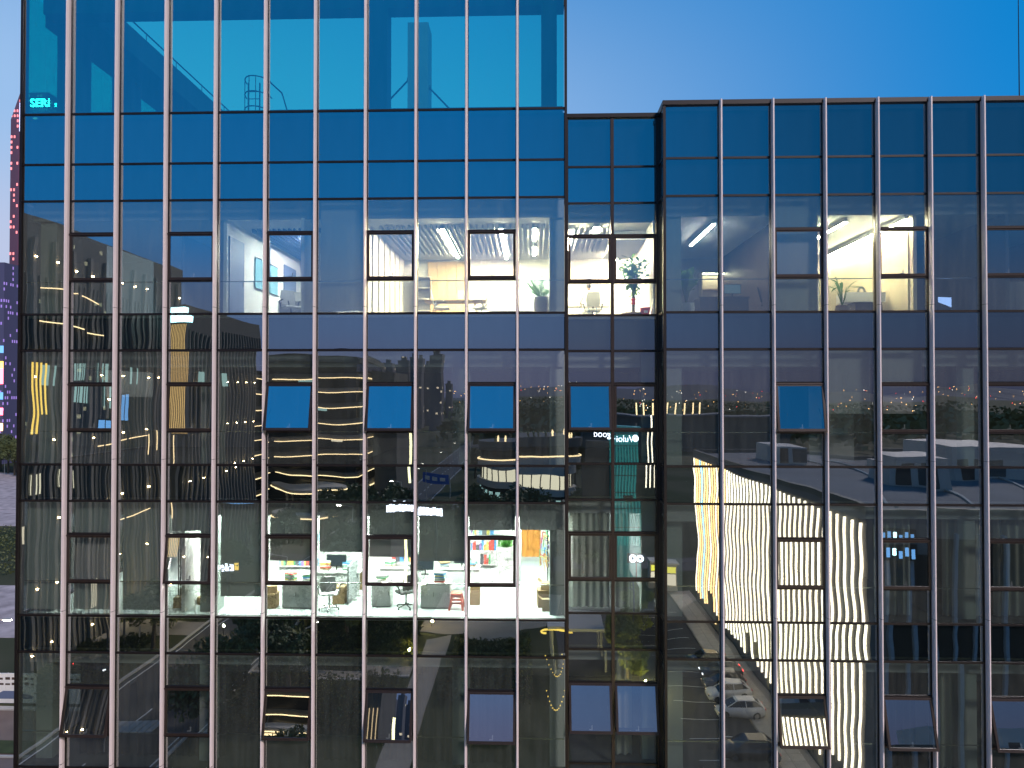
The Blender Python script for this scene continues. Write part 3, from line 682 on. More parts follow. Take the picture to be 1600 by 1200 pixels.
ellipsoid(hd, (0, .02, 1.24), .075, .095, .115); ellipsoid(hd, (.078, .02, 1.23), .012, .02, .03, 8, 6); ellipsoid(hd, (-.078, .02, 1.23), .012, .02, .03, 8, 6); ellipsoid(hd, (0, .115, 1.225), .013, .02, .025, 8, 6)
hd.build('head', mat('skin', (.55, .36, .26), .5), per, None, True)
hr = MB(); ellipsoid(hr, (0, .0, 1.275), .083, .098, .1); hr.build('hair', mat('dark hair', (.03, .022, .018), .5), per, None, True)
for s in (-1, 1):
    hn = MB(); b = Vector((s * .22, .31, .70)); hn.loft([[b + Vector((-.02, 0, -.03)), b + Vector((.02, 0, -.03)), b + Vector((.02, 0, .03)), b + Vector((-.02, 0, .03))], [b + Vector((-.014, .09, -.04)), b + Vector((.014, .09, -.04)), b + Vector((.014, .09, .04)), b + Vector((-.014, .09, .04))]])
    for f, L in ((-.03, .06), (-.01, .075), (.01, .07), (.03, .055)): hn.path([b + Vector((0, .085, f)), b + Vector((-s * .01, .085 + L * .6, f)), b + Vector((-s * .03, .085 + L, f))], .008, 6)
    hn.path([b + Vector((-s * .01, .03, .03)), b + Vector((-s * .035, .06, .05)), b + Vector((-s * .04, .09, .05))], .009, 6); hn.build('hand', MATS['skin'], per, None, True)
office_chair(q + Vector((.12, -.04, -.01)), R(180), 'pale grey office chair in front of the seated person', M_greyp)
desk(q + Vector((-.1, 1.05, 0)), 1.7, .7, 'white desk in front of the seated person', M_whitep)
# dim room with the broad-leaved plant
q = on0(1072, 1.2)
t = thing('broad_leaf_plant', 'dark broad-leaved plant in a pale pot by the corner of the dim room', 'potted plant', q)
pot_lathe(t, .25, .42, M_whitep)
for i in range(16):
    a = rnd.uniform(0, 6.28); e = rnd.uniform(.35, 1.3); L = rnd.uniform(.35, .75); b = Vector((0, 0, .4 + .45 * rnd.random())); lf = MB()
    st_ = b + Vector((math.cos(a) * .12, math.sin(a) * .12, .22)); lf.cyl((0, 0, .38), st_, .015, .01, n=5)
    leaf_strip(lf, st_, st_ + Vector((math.cos(a) * math.cos(e), math.sin(a) * math.cos(e), math.sin(e))) * L, .22, .12, 6); lf.build('leaf', M_leaf, t)
q = on0(1127, 2.0)
t = thing('reception_desk', 'dark walnut desk with papers in the dim room', 'desk', q)
MB().box((-.75, -.35, .62), (.75, .35, .68)).build('desktop', M_wood2, t); MB().box((-.72, -.33, 0), (.72, -.29, .62)).build('front_panel', M_wood2, t)
for s in (-.72, .68): MB().box((s, -.29, 0), (s + .04, .33, .62)).build('side_panel', M_wood2, t)
monitor(q + Vector((.35, .05, .68)), R(180), 'dark monitor on the walnut desk', .5)
t = thing('lit_cabinet', 'bright cream display niche at the back of the dim room', 'display cabinet', Vector((at(1118, 450, 6.5).x, 6.6, F0)))
MB().box((-.55, .0, 0), (.55, .12, 2.15)).build('back_panel', M_panelw, t)
for s in (-.57, .53): MB().box((s, -.32, 0), (s + .04, .12, 2.2)).build('side_panel', M_panelw, t)
MB().box((-.57, -.32, 2.2), (.57, .12, 2.24)).build('top', M_panelw, t); MB().box((-.5, -.28, 2.17), (.5, -.22, 2.195)).build('lamp_strip', emit('niche lamp', (1, .88, .65), 70), t)
for z in (.6, 1.6): MB().box((-.53, -.25, z), (.53, 0, z + .02)).build('shelf', M_wood, t)
office_chair(on0(1203, 2.3), R(70), 'dark office chair beside the walnut wall of the dim room', M_black)
# cream office
q = on0(1316, 1.3)
t = thing('fan_palm', 'spiky dark palm plant beside the white desk in the cream office', 'potted plant', q)
pot_lathe(t, .2, .35, M_wood2)
for i in range(20):
    a = rnd.uniform(0, 6.28); e = rnd.uniform(.2, 1.4); L = rnd.uniform(.5, .95); lf = MB(); b = Vector((0, 0, .33)); st_ = b + Vector((.12 * math.cos(a), .12 * math.sin(a), .35 + .3 * rnd.random())); lf.cyl(b, st_, .012, .008, n=5)
    leaf_strip(lf, st_, st_ + Vector((math.cos(a) * math.cos(e), math.sin(a) * math.cos(e), math.sin(e))) * L * .6, .07, .2, 6); lf.build('leaf', M_leaf, t)
q = on0(1346, 1.9)
t = thing('executive_desk', 'white desk with a raised slab top in the cream office', 'desk', q)
MB().box((-.6, -.35, .5), (.55, .35, .78)).build('desktop', M_ceil, t); MB().box((-.3, -.25, 0), (.5, .25, .5)).build('pedestal', M_wood2, t)
t = thing('sculpture', 'small arched ornament on the white desk', 'ornament', q + Vector((.0, 0, .78)))
MB().path([(.11 * math.cos(a), 0, .2 * math.sin(a)) for a in [math.pi * j / 8 for j in range(9)]], .035, 7).build('arch', M_greyp, t); MB().box((-.15, -.05, -.0), (.15, .05, .02)).build('base', M_black, t)
t = thing('wall_screen', 'small blue lit wall screen in the dark office near the wing edge', 'screen', Vector((at(1476, 458, 2.2).x, 2.2, F0 + .32)))
MB().box((-.22, 0, 0), (.22, .04, .42)).build('shell', M_black, t); MB().add([(-.2, -.002, .40), (.2, -.002, .38), (.2, -.002, .08), (-.2, -.002, .24)], [(0, 3, 2, 1)]).build('lit_face', emit('blue screen', (.35, .5, 1.0), 2.2, False), t); MB().box((-.05, .0, -.34), (.05, .05, 0)).box((-.2, -.1, -.36), (.2, .1, -.34)).build('stand', M_black, t)
t = thing('side_cabinet', 'dark low cabinet in the unlit office at the edge of the wing', 'cabinet', on0(1578, 1.6))
MB().box((-.5, -.2, .05), (.5, .2, 1.05)).build('body', M_drywall, t)
for s in (-.49, .005): MB().box((s, -.22, .07), (s + .485, -.2, 1.03)).build('door', M_drywall, t)

# ------------------------------------------------------------------ bright cluttered office
PAL = [(.75, .1, .08), (.1, .35, .7), (.9, .75, .2), (.15, .5, .25), (.85, .85, .82), (.35, .2, .5), (.1, .1, .12), (.9, .45, .15), (.4, .6, .75)]
M_bk = [mat('paper cover', c, .6, 0, .06, 3) if i == 0 else mat('paper cover %d' % i, c, .6, 0, .06, 3) for i, c in enumerate(PAL)]
def shelf_rack(loc, w, h, d, n, label, m, rz=0, fill=True, seed=1):
    t = thing('shelf_rack', label, 'shelf', loc, rz); r = random.Random(seed)
    for sx_ in (-1, 1):
        for sy in (-1, 1): MB().box((sx_ * w / 2 - .015, sy * d / 2 - .015, 0), (sx_ * w / 2 + .015, sy * d / 2 + .015, h)).build('post', m, t)
    for i in range(n):
        z = .12 + (h - .16) * i / (n - 1); MB().box((-w / 2, -d / 2, z), (w / 2, d / 2, z + .02)).build('shelf', m, t)
        if fill and i < n - 1:
            x = -w / 2 + .05
            while x < w / 2 - .1:
                bw = r.uniform(.03, .12); bh = r.uniform(.15, (h - .16) / (n - 1) - .06); q = r.uniform(.12, d - .06)
                b = MB().box((x, -d / 2 + .02, z + .02), (x + bw, -d / 2 + q, z + .02 + bh)).build('binder', r.choice(M_bk), t); x += bw + r.uniform(0, .03)
    return t
q = on2(300, 946)
shelf_rack(q + Vector((.0, .5, 0)), 1.15, 2.1, .4, 5, 'black metal rack crammed with folders at the dim end of the bright office', M_black, R(35), True, 3)
carton(on2(281, 950) + Vector((0, .15, 0)), (.42, .3, .3), .2, 'cardboard box on the floor below the black rack')
carton(on2(308, 946) + Vector((0, .2, 0)), (.34, .3, .22), -.3, 'small open cardboard box beside the black rack', True)
carton(on2(418, 952) + Vector((0, .25, 0)), (.4, .4, .42), .1, 'large cardboard box next to the white pedestals', True)
carton(on2(418, 952) + Vector((.02, .25, .43)), (.33, .3, .2), .3, 'smaller cardboard box stacked on the large one')
cabinet(on2(460, 956) + Vector((0, .5, 0)), .92, .5, .74, 'pair of white pedestal cupboards behind the closed sash')
shelf_rack(on2(455, 900) + Vector((0, 1.0, 0)), 1.6, 1.5, .35, 4, 'white shelf of mixed papers at the back behind the closed sash', M_whitep, 0, True, 5)
desk(on2(520, 936) + Vector((0, .6, 0)), 1.5, .65, 'white desk with monitor in the middle of the bright office')
monitor(on2(517, 936) + Vector((0, .6, .72)), R(180), 'black monitor on the desk in the middle of the bright office', .62)
office_chair(on2(513, 954) + Vector((0, .1, 0)), R(190), 'white chair on a chrome base in front of the middle desk', M_whitep, M_chrome)
carton(on2(527, 946) + Vector((0, .3, 0)), (.36, .36, .5), 0, 'tall cardboard box under the middle desk')
t = thing('room_divider', 'narrow grey-blue divider panel beside the middle desk', 'divider', on2(545, 944) + Vector((0, .4, 0)))
MB().box((-.03, -.5, .02), (.03, .5, 1.15)).build('panel', M_greyp, t); MB().box((-.15, -.05, 0), (.15, .05, .02)).box((-.15, .35, 0), (.15, .45, .02)).build('foot', M_chrome, t)
carton(on2(556, 925) + Vector((0, .4, 0)), (.3, .3, .9), 0, 'tall narrow cardboard box behind the divider')
cabinet(on2(593, 952) + Vector((0, .4, 0)), .56, .5, .72, 'single white cupboard beside the black office chair')
office_chair(on2(632, 954) + Vector((0, .25, 0)), R(215), 'black mesh office chair near the glass of the bright office', M_black)
desk(on2(625, 930) + Vector((0, .7, 0)), 1.5, .65, 'white desk behind the black office chair')
monitor(on2(643, 930) + Vector((0, .6, .72)), R(150), 'dark monitor above the black office chair', .5)
shelf_rack(on2(628, 930) + Vector((-.1, .75, .74)), .8, .5, .25, 2, 'desktop row of coloured binders beside the black office chair', M_whitep, 0, True, 8)
cabinet(on2(678, 956) + Vector((0, .5, 0)), .86, .5, .74, 'double white cupboard beside the coral stool')
monitor(on2(659, 945) + Vector((0, .7, .72)), R(180), 'monitor on the double white cupboard', .5)
monitor(on2(718, 932) + Vector((0, .7, .72)), R(170), 'monitor above the coral stool', .52)
desk(on2(712, 932) + Vector((0, .75, 0)), 1.4, .65, 'white desk behind the coral stool')
q = on2(713, 953) + Vector((0, .12, 0))
t = thing('plastic_stool', 'coral red plastic stool near the glass of the bright office', 'stool', q)
MB().prism([(-.15, -.15), (.15, -.15), (.15, .15), (-.15, .15)], .44, .47).build('seat', M_coral, t)
for sx_ in (-1, 1):
    for sy in (-1, 1):
        MB().loft([[(sx_ * .2 + a, sy * .2 + b, 0) for a, b in ((-.03, -.03), (.03, -.03), (.03, .03), (-.03, .03))], [(sx_ * .125 + a, sy * .125 + b, .44) for a, b in ((-.025, -.025), (.025, -.025), (.025, .025), (-.025, .025))]]).build('leg', M_coral, t)
MB().box((-.165, -.175, .17), (.165, -.155, .24)).box((-.165, .155, .17), (.165, .175, .24)).box((-.175, -.155, .17), (-.155, .155, .24)).box((.155, -.155, .17), (.175, .155, .24)).box((-.15, -.158, .36), (.15, -.14, .44)).build('stretcher', M_coral, t)
carton(on2(741, 948) + Vector((0, .3, 0)), (.3, .34, .36), 0, 'cardboard box below the desk end beside the coral stool')
carton(on2(741, 948) + Vector((0, .3, .37)), (.28, .3, .2), .15, 'cardboard box stacked below the desk end beside the coral stool')
shelf_rack(on2(752, 900) + Vector((0, 1.2, 0)), 1.0, 2.2, .4, 5, 'tall white shelf seen through the sash beside the planter', M_whitep, 0, True, 11)
q = at(791, 868, 4.0)
wbuild(MB().box((q.x - .25, 3.95, VB[2] - .02), (q.x + .5, 4.35, VT[2] - .42)), 'column', M_white, left)
t = thing('wall_planter', 'white planter with trailing green leaves on the office column', 'planter', (q.x, 3.8, q.z))
MB().loft([[(-.13, -.1, 0), (.13, -.1, 0), (.13, .14, 0), (-.13, .14, 0)], [(-.16, -.13, .34), (.16, -.13, .34), (.16, .14, .34), (-.16, .14, .34)]]).build('pot', M_whitep, t)
cr = MB()
for i in range(70):
    a = rnd.uniform(0, 6.28); c = Vector((rnd.gauss(0, .08), rnd.gauss(0, .06), .35)); leaf_strip(cr, c, c + Vector((.2 * math.cos(a), .2 * math.sin(a), rnd.uniform(.05, .5))), .06, .06, 3)
cr.build('foliage', mat('bright leaf', (.06, .22, .03), .5, 0, .3, 5), t)
q = at(830, 826, 5.4); q2 = at(830, 870, 5.4)
t = thing('banner', 'orange cloth banner hanging on the white office wall', 'banner', (q.x, 5.4, q2.z))
w = .34; n = 18; vs_ = []
for j in range(n + 1):
    x = -w + 2 * w * j / n; vs_ += [(x, .02 * math.sin(j * 1.1), 0), (x, .012 * math.sin(j * 1.1 + .4), q.z - q2.z)]
MB().add(vs_, [(2 * j, 2 * j + 2, 2 * j + 3, 2 * j + 1) for j in range(n)]).build('cloth', M_orange, t); MB().cyl((-w - .03, 0, q.z - q2.z), (w + .03, 0, q.z - q2.z), .015, n=6).build('rod', M_wood, t)
q = on2(857, 930) + Vector((0, .9, 0))
t = thing('coat_stand', 'stand hung with a tangle of colourful lanyards and tools', 'stand', q)
MB().cyl((0, 0, 0), (0, 0, 1.85), .02, n=8).lathe((0, 0, 0), [(.22, 0), (.2, .03), (.03, .05)], 12).build('pole', M_black, t)
r2 = random.Random(4)
for i in range(46):
    a = r2.uniform(0, 6.28); h = r2.uniform(.7, 1.75); L = r2.uniform(.1, .3); p0 = Vector((.03 * math.cos(a), .03 * math.sin(a), h)); p1 = Vector((L * math.cos(a), L * math.sin(a), h + .06)); p2 = p1 + Vector((r2.gauss(0, .04), 0, -r2.uniform(.1, .4)))
    MB().path([p0, p1, p2], r2.uniform(.008, .022), 5).build('lanyard', r2.choice(M_bk), t)
q = on2(853, 954) + Vector((0, .2, 0))
carton(q + Vector((0, .25, 0)), (.5, .4, .5), .1, 'pale cardboard box at the corner column with the stand behind'); carton(q + Vector((.05, .2, .505)), (.34, .3, .2), -.2, 'open cardboard box topping the pile by the corner column', True)
carton(q + Vector((.02, -.2, 0)), (.26, .2, .34), 0, 'small upright cardboard box in front of the pile by the corner column', True)

# paper clutter on the work tops
r3 = random.Random(12)
for px, py, yo, where in ((500, 936, .55, 'the middle desk beside its monitor'), (536, 936, .6, 'the middle desk by the divider'), (604, 930, .6, 'the desk behind the black office chair'), (655, 930, .65, 'the end of the desk behind the black office chair'), (690, 932, .7, 'the desk behind the coral stool'), (733, 932, .7, 'the desk end above the boxes'), (446, 956, .45, 'the first pedestal cupboard'), (472, 956, .5, 'the second pedestal cupboard'), (592, 952, .4, 'the single white cupboard'), (684, 956, .45, 'the double white cupboard')):
    q = on2(px, py) + Vector((0, yo, .745)); t = thing('paper_stack', 'untidy stack of papers on ' + where, 'papers', q, r3.uniform(-.4, .4)); z = 0
    for j in range(r3.randint(4, 8)):
        h = r3.uniform(.01, .05); o = MB().box((-.15, -.11, z), (.15, .11, z + h)).build('sheaf', r3.choice([M_whitep, M_whitep, M_whitep] + M_bk[:4] + [M_card]), t); o.rotation_euler.z = r3.uniform(-.25, .25); z += h + .001

# ------------------------------------------------------------------ the ground and everything mirrored in the glass
def ground_mat():
    m, n, l = _new('scrubby ground')
    b = n.new('ShaderNodeBsdfPrincipled'); o = n.new('ShaderNodeOutputMaterial'); l.new(b.outputs[0], o.inputs[0]); b.inputs['Roughness'].default_value = .95; b.inputs['Specular IOR Level'].default_value = .1
    t = n.new('ShaderNodeTexCoord'); a = n.new('ShaderNodeTexNoise'); a.inputs['Scale'].default_value = .035; a.inputs['Detail'].default_value = 8
    l.new(t.outputs['Object'], a.inputs['Vector']); r = n.new('ShaderNodeValToRGB'); l.new(a.outputs[0], r.inputs[0])
    e = r.color_ramp.elements; e[0].position = .40; e[0].color = (.035, .044, .018, 1); e[1].position = .62; e[1].color = (.075, .072, .042, 1)
    l.new(r.outputs[0], b.inputs['Base Color']); return m
M_ground = ground_mat()
M_asph = mat('asphalt', (.05, .05, .052), .9, 0, .2, .8)
M_pave = mat('concrete paving', (.28, .25, .21), .9, 0, .12, .6)
M_kerb = mat('pale kerb stone', (.42, .41, .38), .9, 0, .1, 1)
M_line = mat('road paint', (.62, .62, .6), .7, 0, .2, 2)
M_lawn = mat('lawn', (.035, .05, .015), .95, 0, .35, .7)
M_dirt = mat('bare pale earth', (.42, .34, .32), .95, 0, .45, .5)
M_dglass = mat('dark window wall', (.018, .02, .022), .12, 0, .1, .5, .5)
M_dwall = mat('dark grey cladding', (.075, .078, .075), .7, 0, .1, .3)
M_pier = mat('stone pier', (.20, .185, .165), .8, 0, .1, .8)
M_lwall = mat('pale metal cladding', (.42, .40, .37), .6, 0, .06, .5)
M_roof = mat('flat roof membrane', (.13, .135, .15), .9, 0, .25, .15)
E_warm = emit('warm uplight', (1, .70, .34), 130)
E_line = emit('warm led line', (1, .72, .38), 3.6, False)
E_led = emit('white led strip', (1, .84, .62), 5.2)
E_ledo = emit('amber led strip', (1, .62, .25), 5.5)
E_ledb = emit('blue led strip', (.45, .8, 1), 5, False)
E_gold = emit('gold led strip', (1, .66, .12), 2.6, False)
E_teal = emit('teal office light', (.55, .85, .8), 1.0, False)
E_wwin = emit('warm office light', (1, .86, .62), 1.6, False)
E_sign = emit('white sign light', (.82, .86, 1), 7, False)
E_cyan = emit('cyan sign light', (.55, .95, 1), 6, False)
E_blue = emit('blue sign light', (.2, .5, 1), 1.5, False)
E_red = emit('red lamp', (1, .05, .04), 8, False)
E_amber = emit('amber point', (1, .5, .16), 9, False)
E_white = emit('white point', (1, .9, .75), 9, False)
E_pink = emit('pink led', (1, .14, .22), 6, False)

struct(MB().box((-6000, -6000, -2), (6000, 6000, 0)), 'ground', M_ground)
def sheet(name, pts, z, m, th=.05):
    a = MB(); a.prism(pts, z - th, z); return struct(a, name, m)
sheet('road', [(-41, -20), (-41, -900), (-30, -900), (-30, -20)], .02, M_asph)
sheet('road', [(-300, -96), (-300, -106), (300, -106), (300, -96)], .024, M_asph)
sheet('car_park', [(3, -22), (3, -84), (19.6, -84), (19.6, -22)], .02, M_asph)
def marking(x0, y0, x1, y1, z=.03): struct(MB().box((x0, y0, z - .004), (x1, y1, z)), 'road_marking', M_line)
for x in (-40.6, -30.5): marking(x, -900, x + .15, -20)
for j in range(40): marking(-35.6, -26 - j * 9, -35.45, -22 - j * 9)
for j in range(14): marking(13.4, -30.0 - j * 3.4, 18.8, -29.9 - j * 3.4)
sheet('path', [(-12.4, -34), (-12.6, -62), (-9.8, -64), (-9.8, -34)], .05, M_pave, .1)
sheet('plaza', [(-14, -64.2), (-13.5, -84), (4, -84), (2, -66), (-4, -63.5), (-9.6, -64.2)], .045, M_pave, .1)
sheet('path', [(-29.5, -53), (-29.5, -55.4), (-12.8, -55.4), (-12.8, -53)], .05, M_pave, .1)
sheet('path', [(-60, -61), (-60, -66), (-41.5, -68), (-41.5, -62)], .05, M_pave, .1)
for a in (((-29.5, -52.9), (-12.8, -52.5)), ((-60, -57), (-44, -56.5)), ((-29.9, -96), (-29.6, -22)), ((-41.5, -94), (-41.2, -22))):
    struct(MB().box((a[0][0], a[0][1], 0), (a[1][0], a[1][1], .16)), 'kerb', M_kerb)
wp = sheet('pavement', [(19.6, -24), (19.6, -84), (23.0, -84), (23.0, -24)], .14, M_pave, .14)
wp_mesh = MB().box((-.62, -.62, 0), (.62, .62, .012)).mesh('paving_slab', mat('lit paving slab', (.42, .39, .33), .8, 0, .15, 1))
for i in range(2):
    for j in range(40):
        o = link('paving_slab', wp_mesh, wp); o.location = (20.35 + i * 1.3, -31 - j * 1.3, .14); o.rotation_euler.z = rnd.gauss(0, .004)

def letters(fc_, par):
    tmp = bpy.data.objects.new('sign_letters', fc_); col.objects.link(tmp); bpy.context.view_layer.update()
    me = bpy.data.meshes.new_from_object(tmp.evaluated_get(bpy.context.evaluated_depsgraph_get())); bpy.data.objects.remove(tmp)
    return link('sign_letters', me, par)
ORD = ['first', 'second', 'third', 'fourth', 'fifth', 'sixth', 'seventh', 'eighth', 'ninth', 'tenth', 'eleventh', 'twelfth', 'thirteenth', 'fourteenth', 'fifteenth']
# --- long dark block with uplit piers (mirrored in the first four bays)
AX = -53.0
A = thing('curved_dark_block', 'huge dark office block with uplit stone piers mirrored in the bays at one end', 'office building', (AX - 15, -64, 0))
def curve_x(y): return AX - .0022 * (y + 64) ** 2 * .5
a_pts = [(curve_x(y), y) for y in (-38, -44, -50, -56, -62, -68, -74, -79, -83.5)]
wbuild(MB().prism(a_pts + [(AX - 34, -83.5), (AX - 34, -38)], 0, 48.4), 'body', M_dwall, A)
wbuild(MB().prism([(curve_x(y) - 2, y) for y in (-38, -44, -50.5)] + [(AX - 30, -50.5), (AX - 30, -38)], 48.4, 51.2), 'roof_house', M_dwall, A)
for y in (-40, -42, -44, -46, -48, -50): wbuild(MB().box((curve_x(y) - 2.02, y - .7, 48.9), (curve_x(y) - 1.96, y + .5, 50.7)), 'louvre', M_pier, A)
wbuild(MB().box((AX - 12, -60, 48.4), (AX - 9, -57, 49.6)), 'roof_vent', M_dwall, A)
ys = [-40 - 3.0 * j for j in range(15)]
LV = [43.8, 31.8, 24.3, 16.3, 8.9, 2.0]
upm = MB().box((-.07, -.1, 0), (.07, .1, .1)).mesh('uplight', E_warm)
for y in ys:
    x = curve_x(y); wbuild(MB().box((x, y - .24, 0), (x + .34, y + .24, 46)), 'pier', M_pier, A)
    for z in LV:
        if rnd.random() < (.62 if z < 40 else .9): o = link('uplight', upm, A); o.location = Vector((x + .46, y, z)) - origin(A)
    for q in (-1, -2):
        yy = y + q * 1.0
        if yy > -83: wbuild(MB().box((curve_x(yy), yy - .06, 0), (curve_x(yy) + .16, yy + .06, 42)), 'mullion', M_pier, A)
for y0, y1, z0, z1, m in ((-56, -53, 30.9, 33.4, E_teal), (-61.5, -58.3, 31.2, 33.2, E_teal), (-66, -63.5, 30.8, 33.4, E_teal), (-71, -69, 30.8, 33.2, E_teal), (-49, -46.5, 18.6, 21, E_wwin), (-53.5, -51.5, 18.6, 21, E_wwin), (-57.5, -56.6, 18.8, 21, E_wwin), (-50.5, -48.5, 14.2, 16, E_wwin), (-63, -62, 4, 7, E_wwin)):
    w = wbuild(MB().box((curve_x((y0 + y1) / 2) + .05, y0, z0), (curve_x((y0 + y1) / 2) + .1, y1, z1)), 'lit_window', m, A)
    n = 3
    for j in range(n + 1):
        yy = y0 + (y1 - y0) * j / n; wbuild(MB().box((curve_x((y0 + y1) / 2) + .1, yy - .05, z0), (curve_x((y0 + y1) / 2) + .14, yy + .05, z1)), 'window_bar', M_dwall, w)
def aline(y0, z0, y1, z1, m, r=.07):
    wbuild(MB().cyl((curve_x(y0) + .5, y0, z0), (curve_x(y1) + .5, y1, z1), r, n=5), 'light_strip', m, A)
for l_ in ((-52.5, 40.6, -58, 41), (-58.8, 40.8, -62.5, 40.2), (-52.5, 37.0, -59, 37.2), (-59.5, 36.9, -62.5, 36.9), (-62, 23.2, -73, 23.4), (-73.5, 23.6, -73.5, 20.6), (-66, 13.4, -74, 13.5), (-78.5, 24, -78.5, 11), (-76, 24, -76, 21)): aline(*l_, E_line)
for y in (-51.4, -52.1, -52.8, -53.6): aline(y, 25.2 if y > -52.5 else 27.5, y, 33.6, E_gold, .11)
p = mir(278, 600, 74)
G = thing('gold_pylon', 'slim gold mesh pylon topped by a cyan lit sign mirrored in the fourth bay', 'pylon', (p.x, -74, 0))
MB().box((-.35, -.35, 0), (.35, .35, 24)).build('shaft', M_dwall, G)
MB().box((-1.3, -.5, 24), (1.3, .5, 39)).build('lantern_core', M_dwall, G)
gm = MB().cyl((0, 0, 0), (0, 0, 14.6), .06, n=5).mesh('gold_rod', emit('gold mesh glow', (1, .62, .25), 1.3, False))
for j in range(12):
    o = link('gold_rod', gm, G); o.location = (-1.25 + j * .228, .58, 24.2)
for s in (0, 1): MB().box((-1.7 + s * .3, -.5, 39.2 + s * 1.3), (1.7 - s * .2, .6, 40.2 + s * 1.2)).build('sign_box', E_cyan, G)
# second block further back
B = thing('stepped_dark_block', 'lower dark block with ribbed front stepping down behind the uplit block', 'office building', (AX - 14, -97, 0))
wbuild(MB().box((AX - 30, -94, 0), (AX - .3, -84.5, 43.2)).box((AX - 30, -112, 0), (AX - .3, -94, 42.0)), 'body', M_dwall, B)
for j in range(20):
    y = -85.5 - j * 1.35; wbuild(MB().box((AX - .3, y - .12, 0), (AX, y + .12, 39)), 'rib', M_pier, B)
    if j % 3 == 0:
        for z in (31.8, 24, 16): o = link('uplight', upm, B); o.location = Vector((AX + .25, y, z)) - origin(B)
for y in (-88, -93, -97): wbuild(MB().box((AX - .1, y - 1, 31), (AX + .02, y + 1, 33.6)), 'lit_window', E_teal, B)
# --- tower with glowing floor edges
C = thing('banded_tower', 'dark tower with a warm light line along every floor edge mirrored mid-facade', 'office building', (-60, -160, 0))
wbuild(MB().prism([(-66, -148.5), (-46, -148.5), (-43.5, -151), (-43.5, -176), (-66, -176)], 0, 39.6), 'body', M_dglass, C)
wbuild(MB().box((-84, -176, 0), (-66.2, -112, 36)), 'body', M_dglass, C)
outl = [(-64, -147.3), (-46, -147.3), (-42.4, -150.6), (-42.4, -176)]
for k in range(9):
    z = 5.6 + 4.05 * k
    wbuild(MB().prism([(-66, -147.6), (-46, -147.6), (-42.8, -150.8), (-42.8, -177), (-66, -177)], z, z + 1.15), 'floor_band', M_dwall if k % 3 else M_pier, C)
    if k < 8:
        wbuild(MB().path([(x, y, z - .06) for x, y in outl], .12 if k else .2, 5), 'light_strip', E_line, C)
        wbuild(MB().box((-65.4, -170, z - .3), (-65.0, -113, z + .8)), 'floor_band', M_dwall, C); wbuild(MB().path([(-64.9, -113, z - .3), (-64.9, -146, z - .3)], .12, 5), 'light_strip', E_line, C)
for x, z, w in ((-55, 26, 4), (-62, 30, 2.4), (-50, 18, 3), (-58, 34.3, 3.6)): wbuild(MB().box((x, -148.44, z - 1), (x + w, -148.4, z + .6)), 'lit_window', E_teal if x < -54 else E_wwin, C)
wbuild(MB().box((-42, -178, 0), (-36, -158, 36)), 'side_block', M_dwall, C)
for j in range(6): wbuild(MB().cyl((-41.6 + j * 1.0, -157.8, 20), (-41.6 + j * 1.0, -157.8, 30), .12, n=5), 'fin_lamp', emit('dim warm fin', (1, .7, .4), 1.2, False) if not j else MATS['dim warm fin'], C)
wbuild(MB().cyl((-28.2, -135, 9), (-28.2, -135, 27), .3, n=8), 'lamp_column', emit('cream column lamp', (1, .9, .5), 4, False), C)
# canopies with light rims at its foot
def canopy(cx_, cy_, rx_, ry_, z, label, a0=0, a1=2 * math.pi):
    t = thing('canopy', label, 'canopy', (cx_, cy_, 0)); n = 28
    ring = [(rx_ * math.cos(a0 + (a1 - a0) * i / n), ry_ * math.sin(a0 + (a1 - a0) * i / n)) for i in range(n)]
    MB().prism(ring, z, z + .7).build('roof_deck', M_lwall, t)
    MB().path([(x * 1.01, y * 1.01, z - .05) for x, y in ring + ring[:1]], .13, 5).build('rim_light', E_line, t)
    for i in (3, 10, 17, 24): MB().cyl((ring[i][0] * .8, ring[i][1] * .8, 0), (ring[i][0] * .8, ring[i][1] * .8, z), .25, n=8).build('post', M_lwall, t)
canopy(-52, -138, 9, 6, 7.6, 'pale oval canopy with glowing rim at the foot of the banded tower')
canopy(-22, -128, 12, 7, 6.0, 'long oval canopy with glowing rim behind the bright billboard')
canopy(-44, -112, 7, 5, 5.0, 'small oval canopy with glowing rim beside the road')
p = mir(647, 792, 100)
t = thing('billboard', 'bright white led billboard on two posts above the trees', 'billboard', (p.x, -100, 0))
MB().box((-5, -.25, 8.8), (5, .1, 10.7)).build('board', M_dwall, t)
bt = random.Random(9)
for j in range(16):
    x0 = -4.8 + j * .6; MB().box((x0, .101, 8.95 + .15 * bt.random()), (x0 + .5, .12, 10.2 + .35 * bt.random())).build('led_panel', E_sign, t)
for s in (-3.5, 3.5): MB().cyl((s, 0, 0), (s, 0, 8.8), .2, n=8).build('post', M_dwall, t)
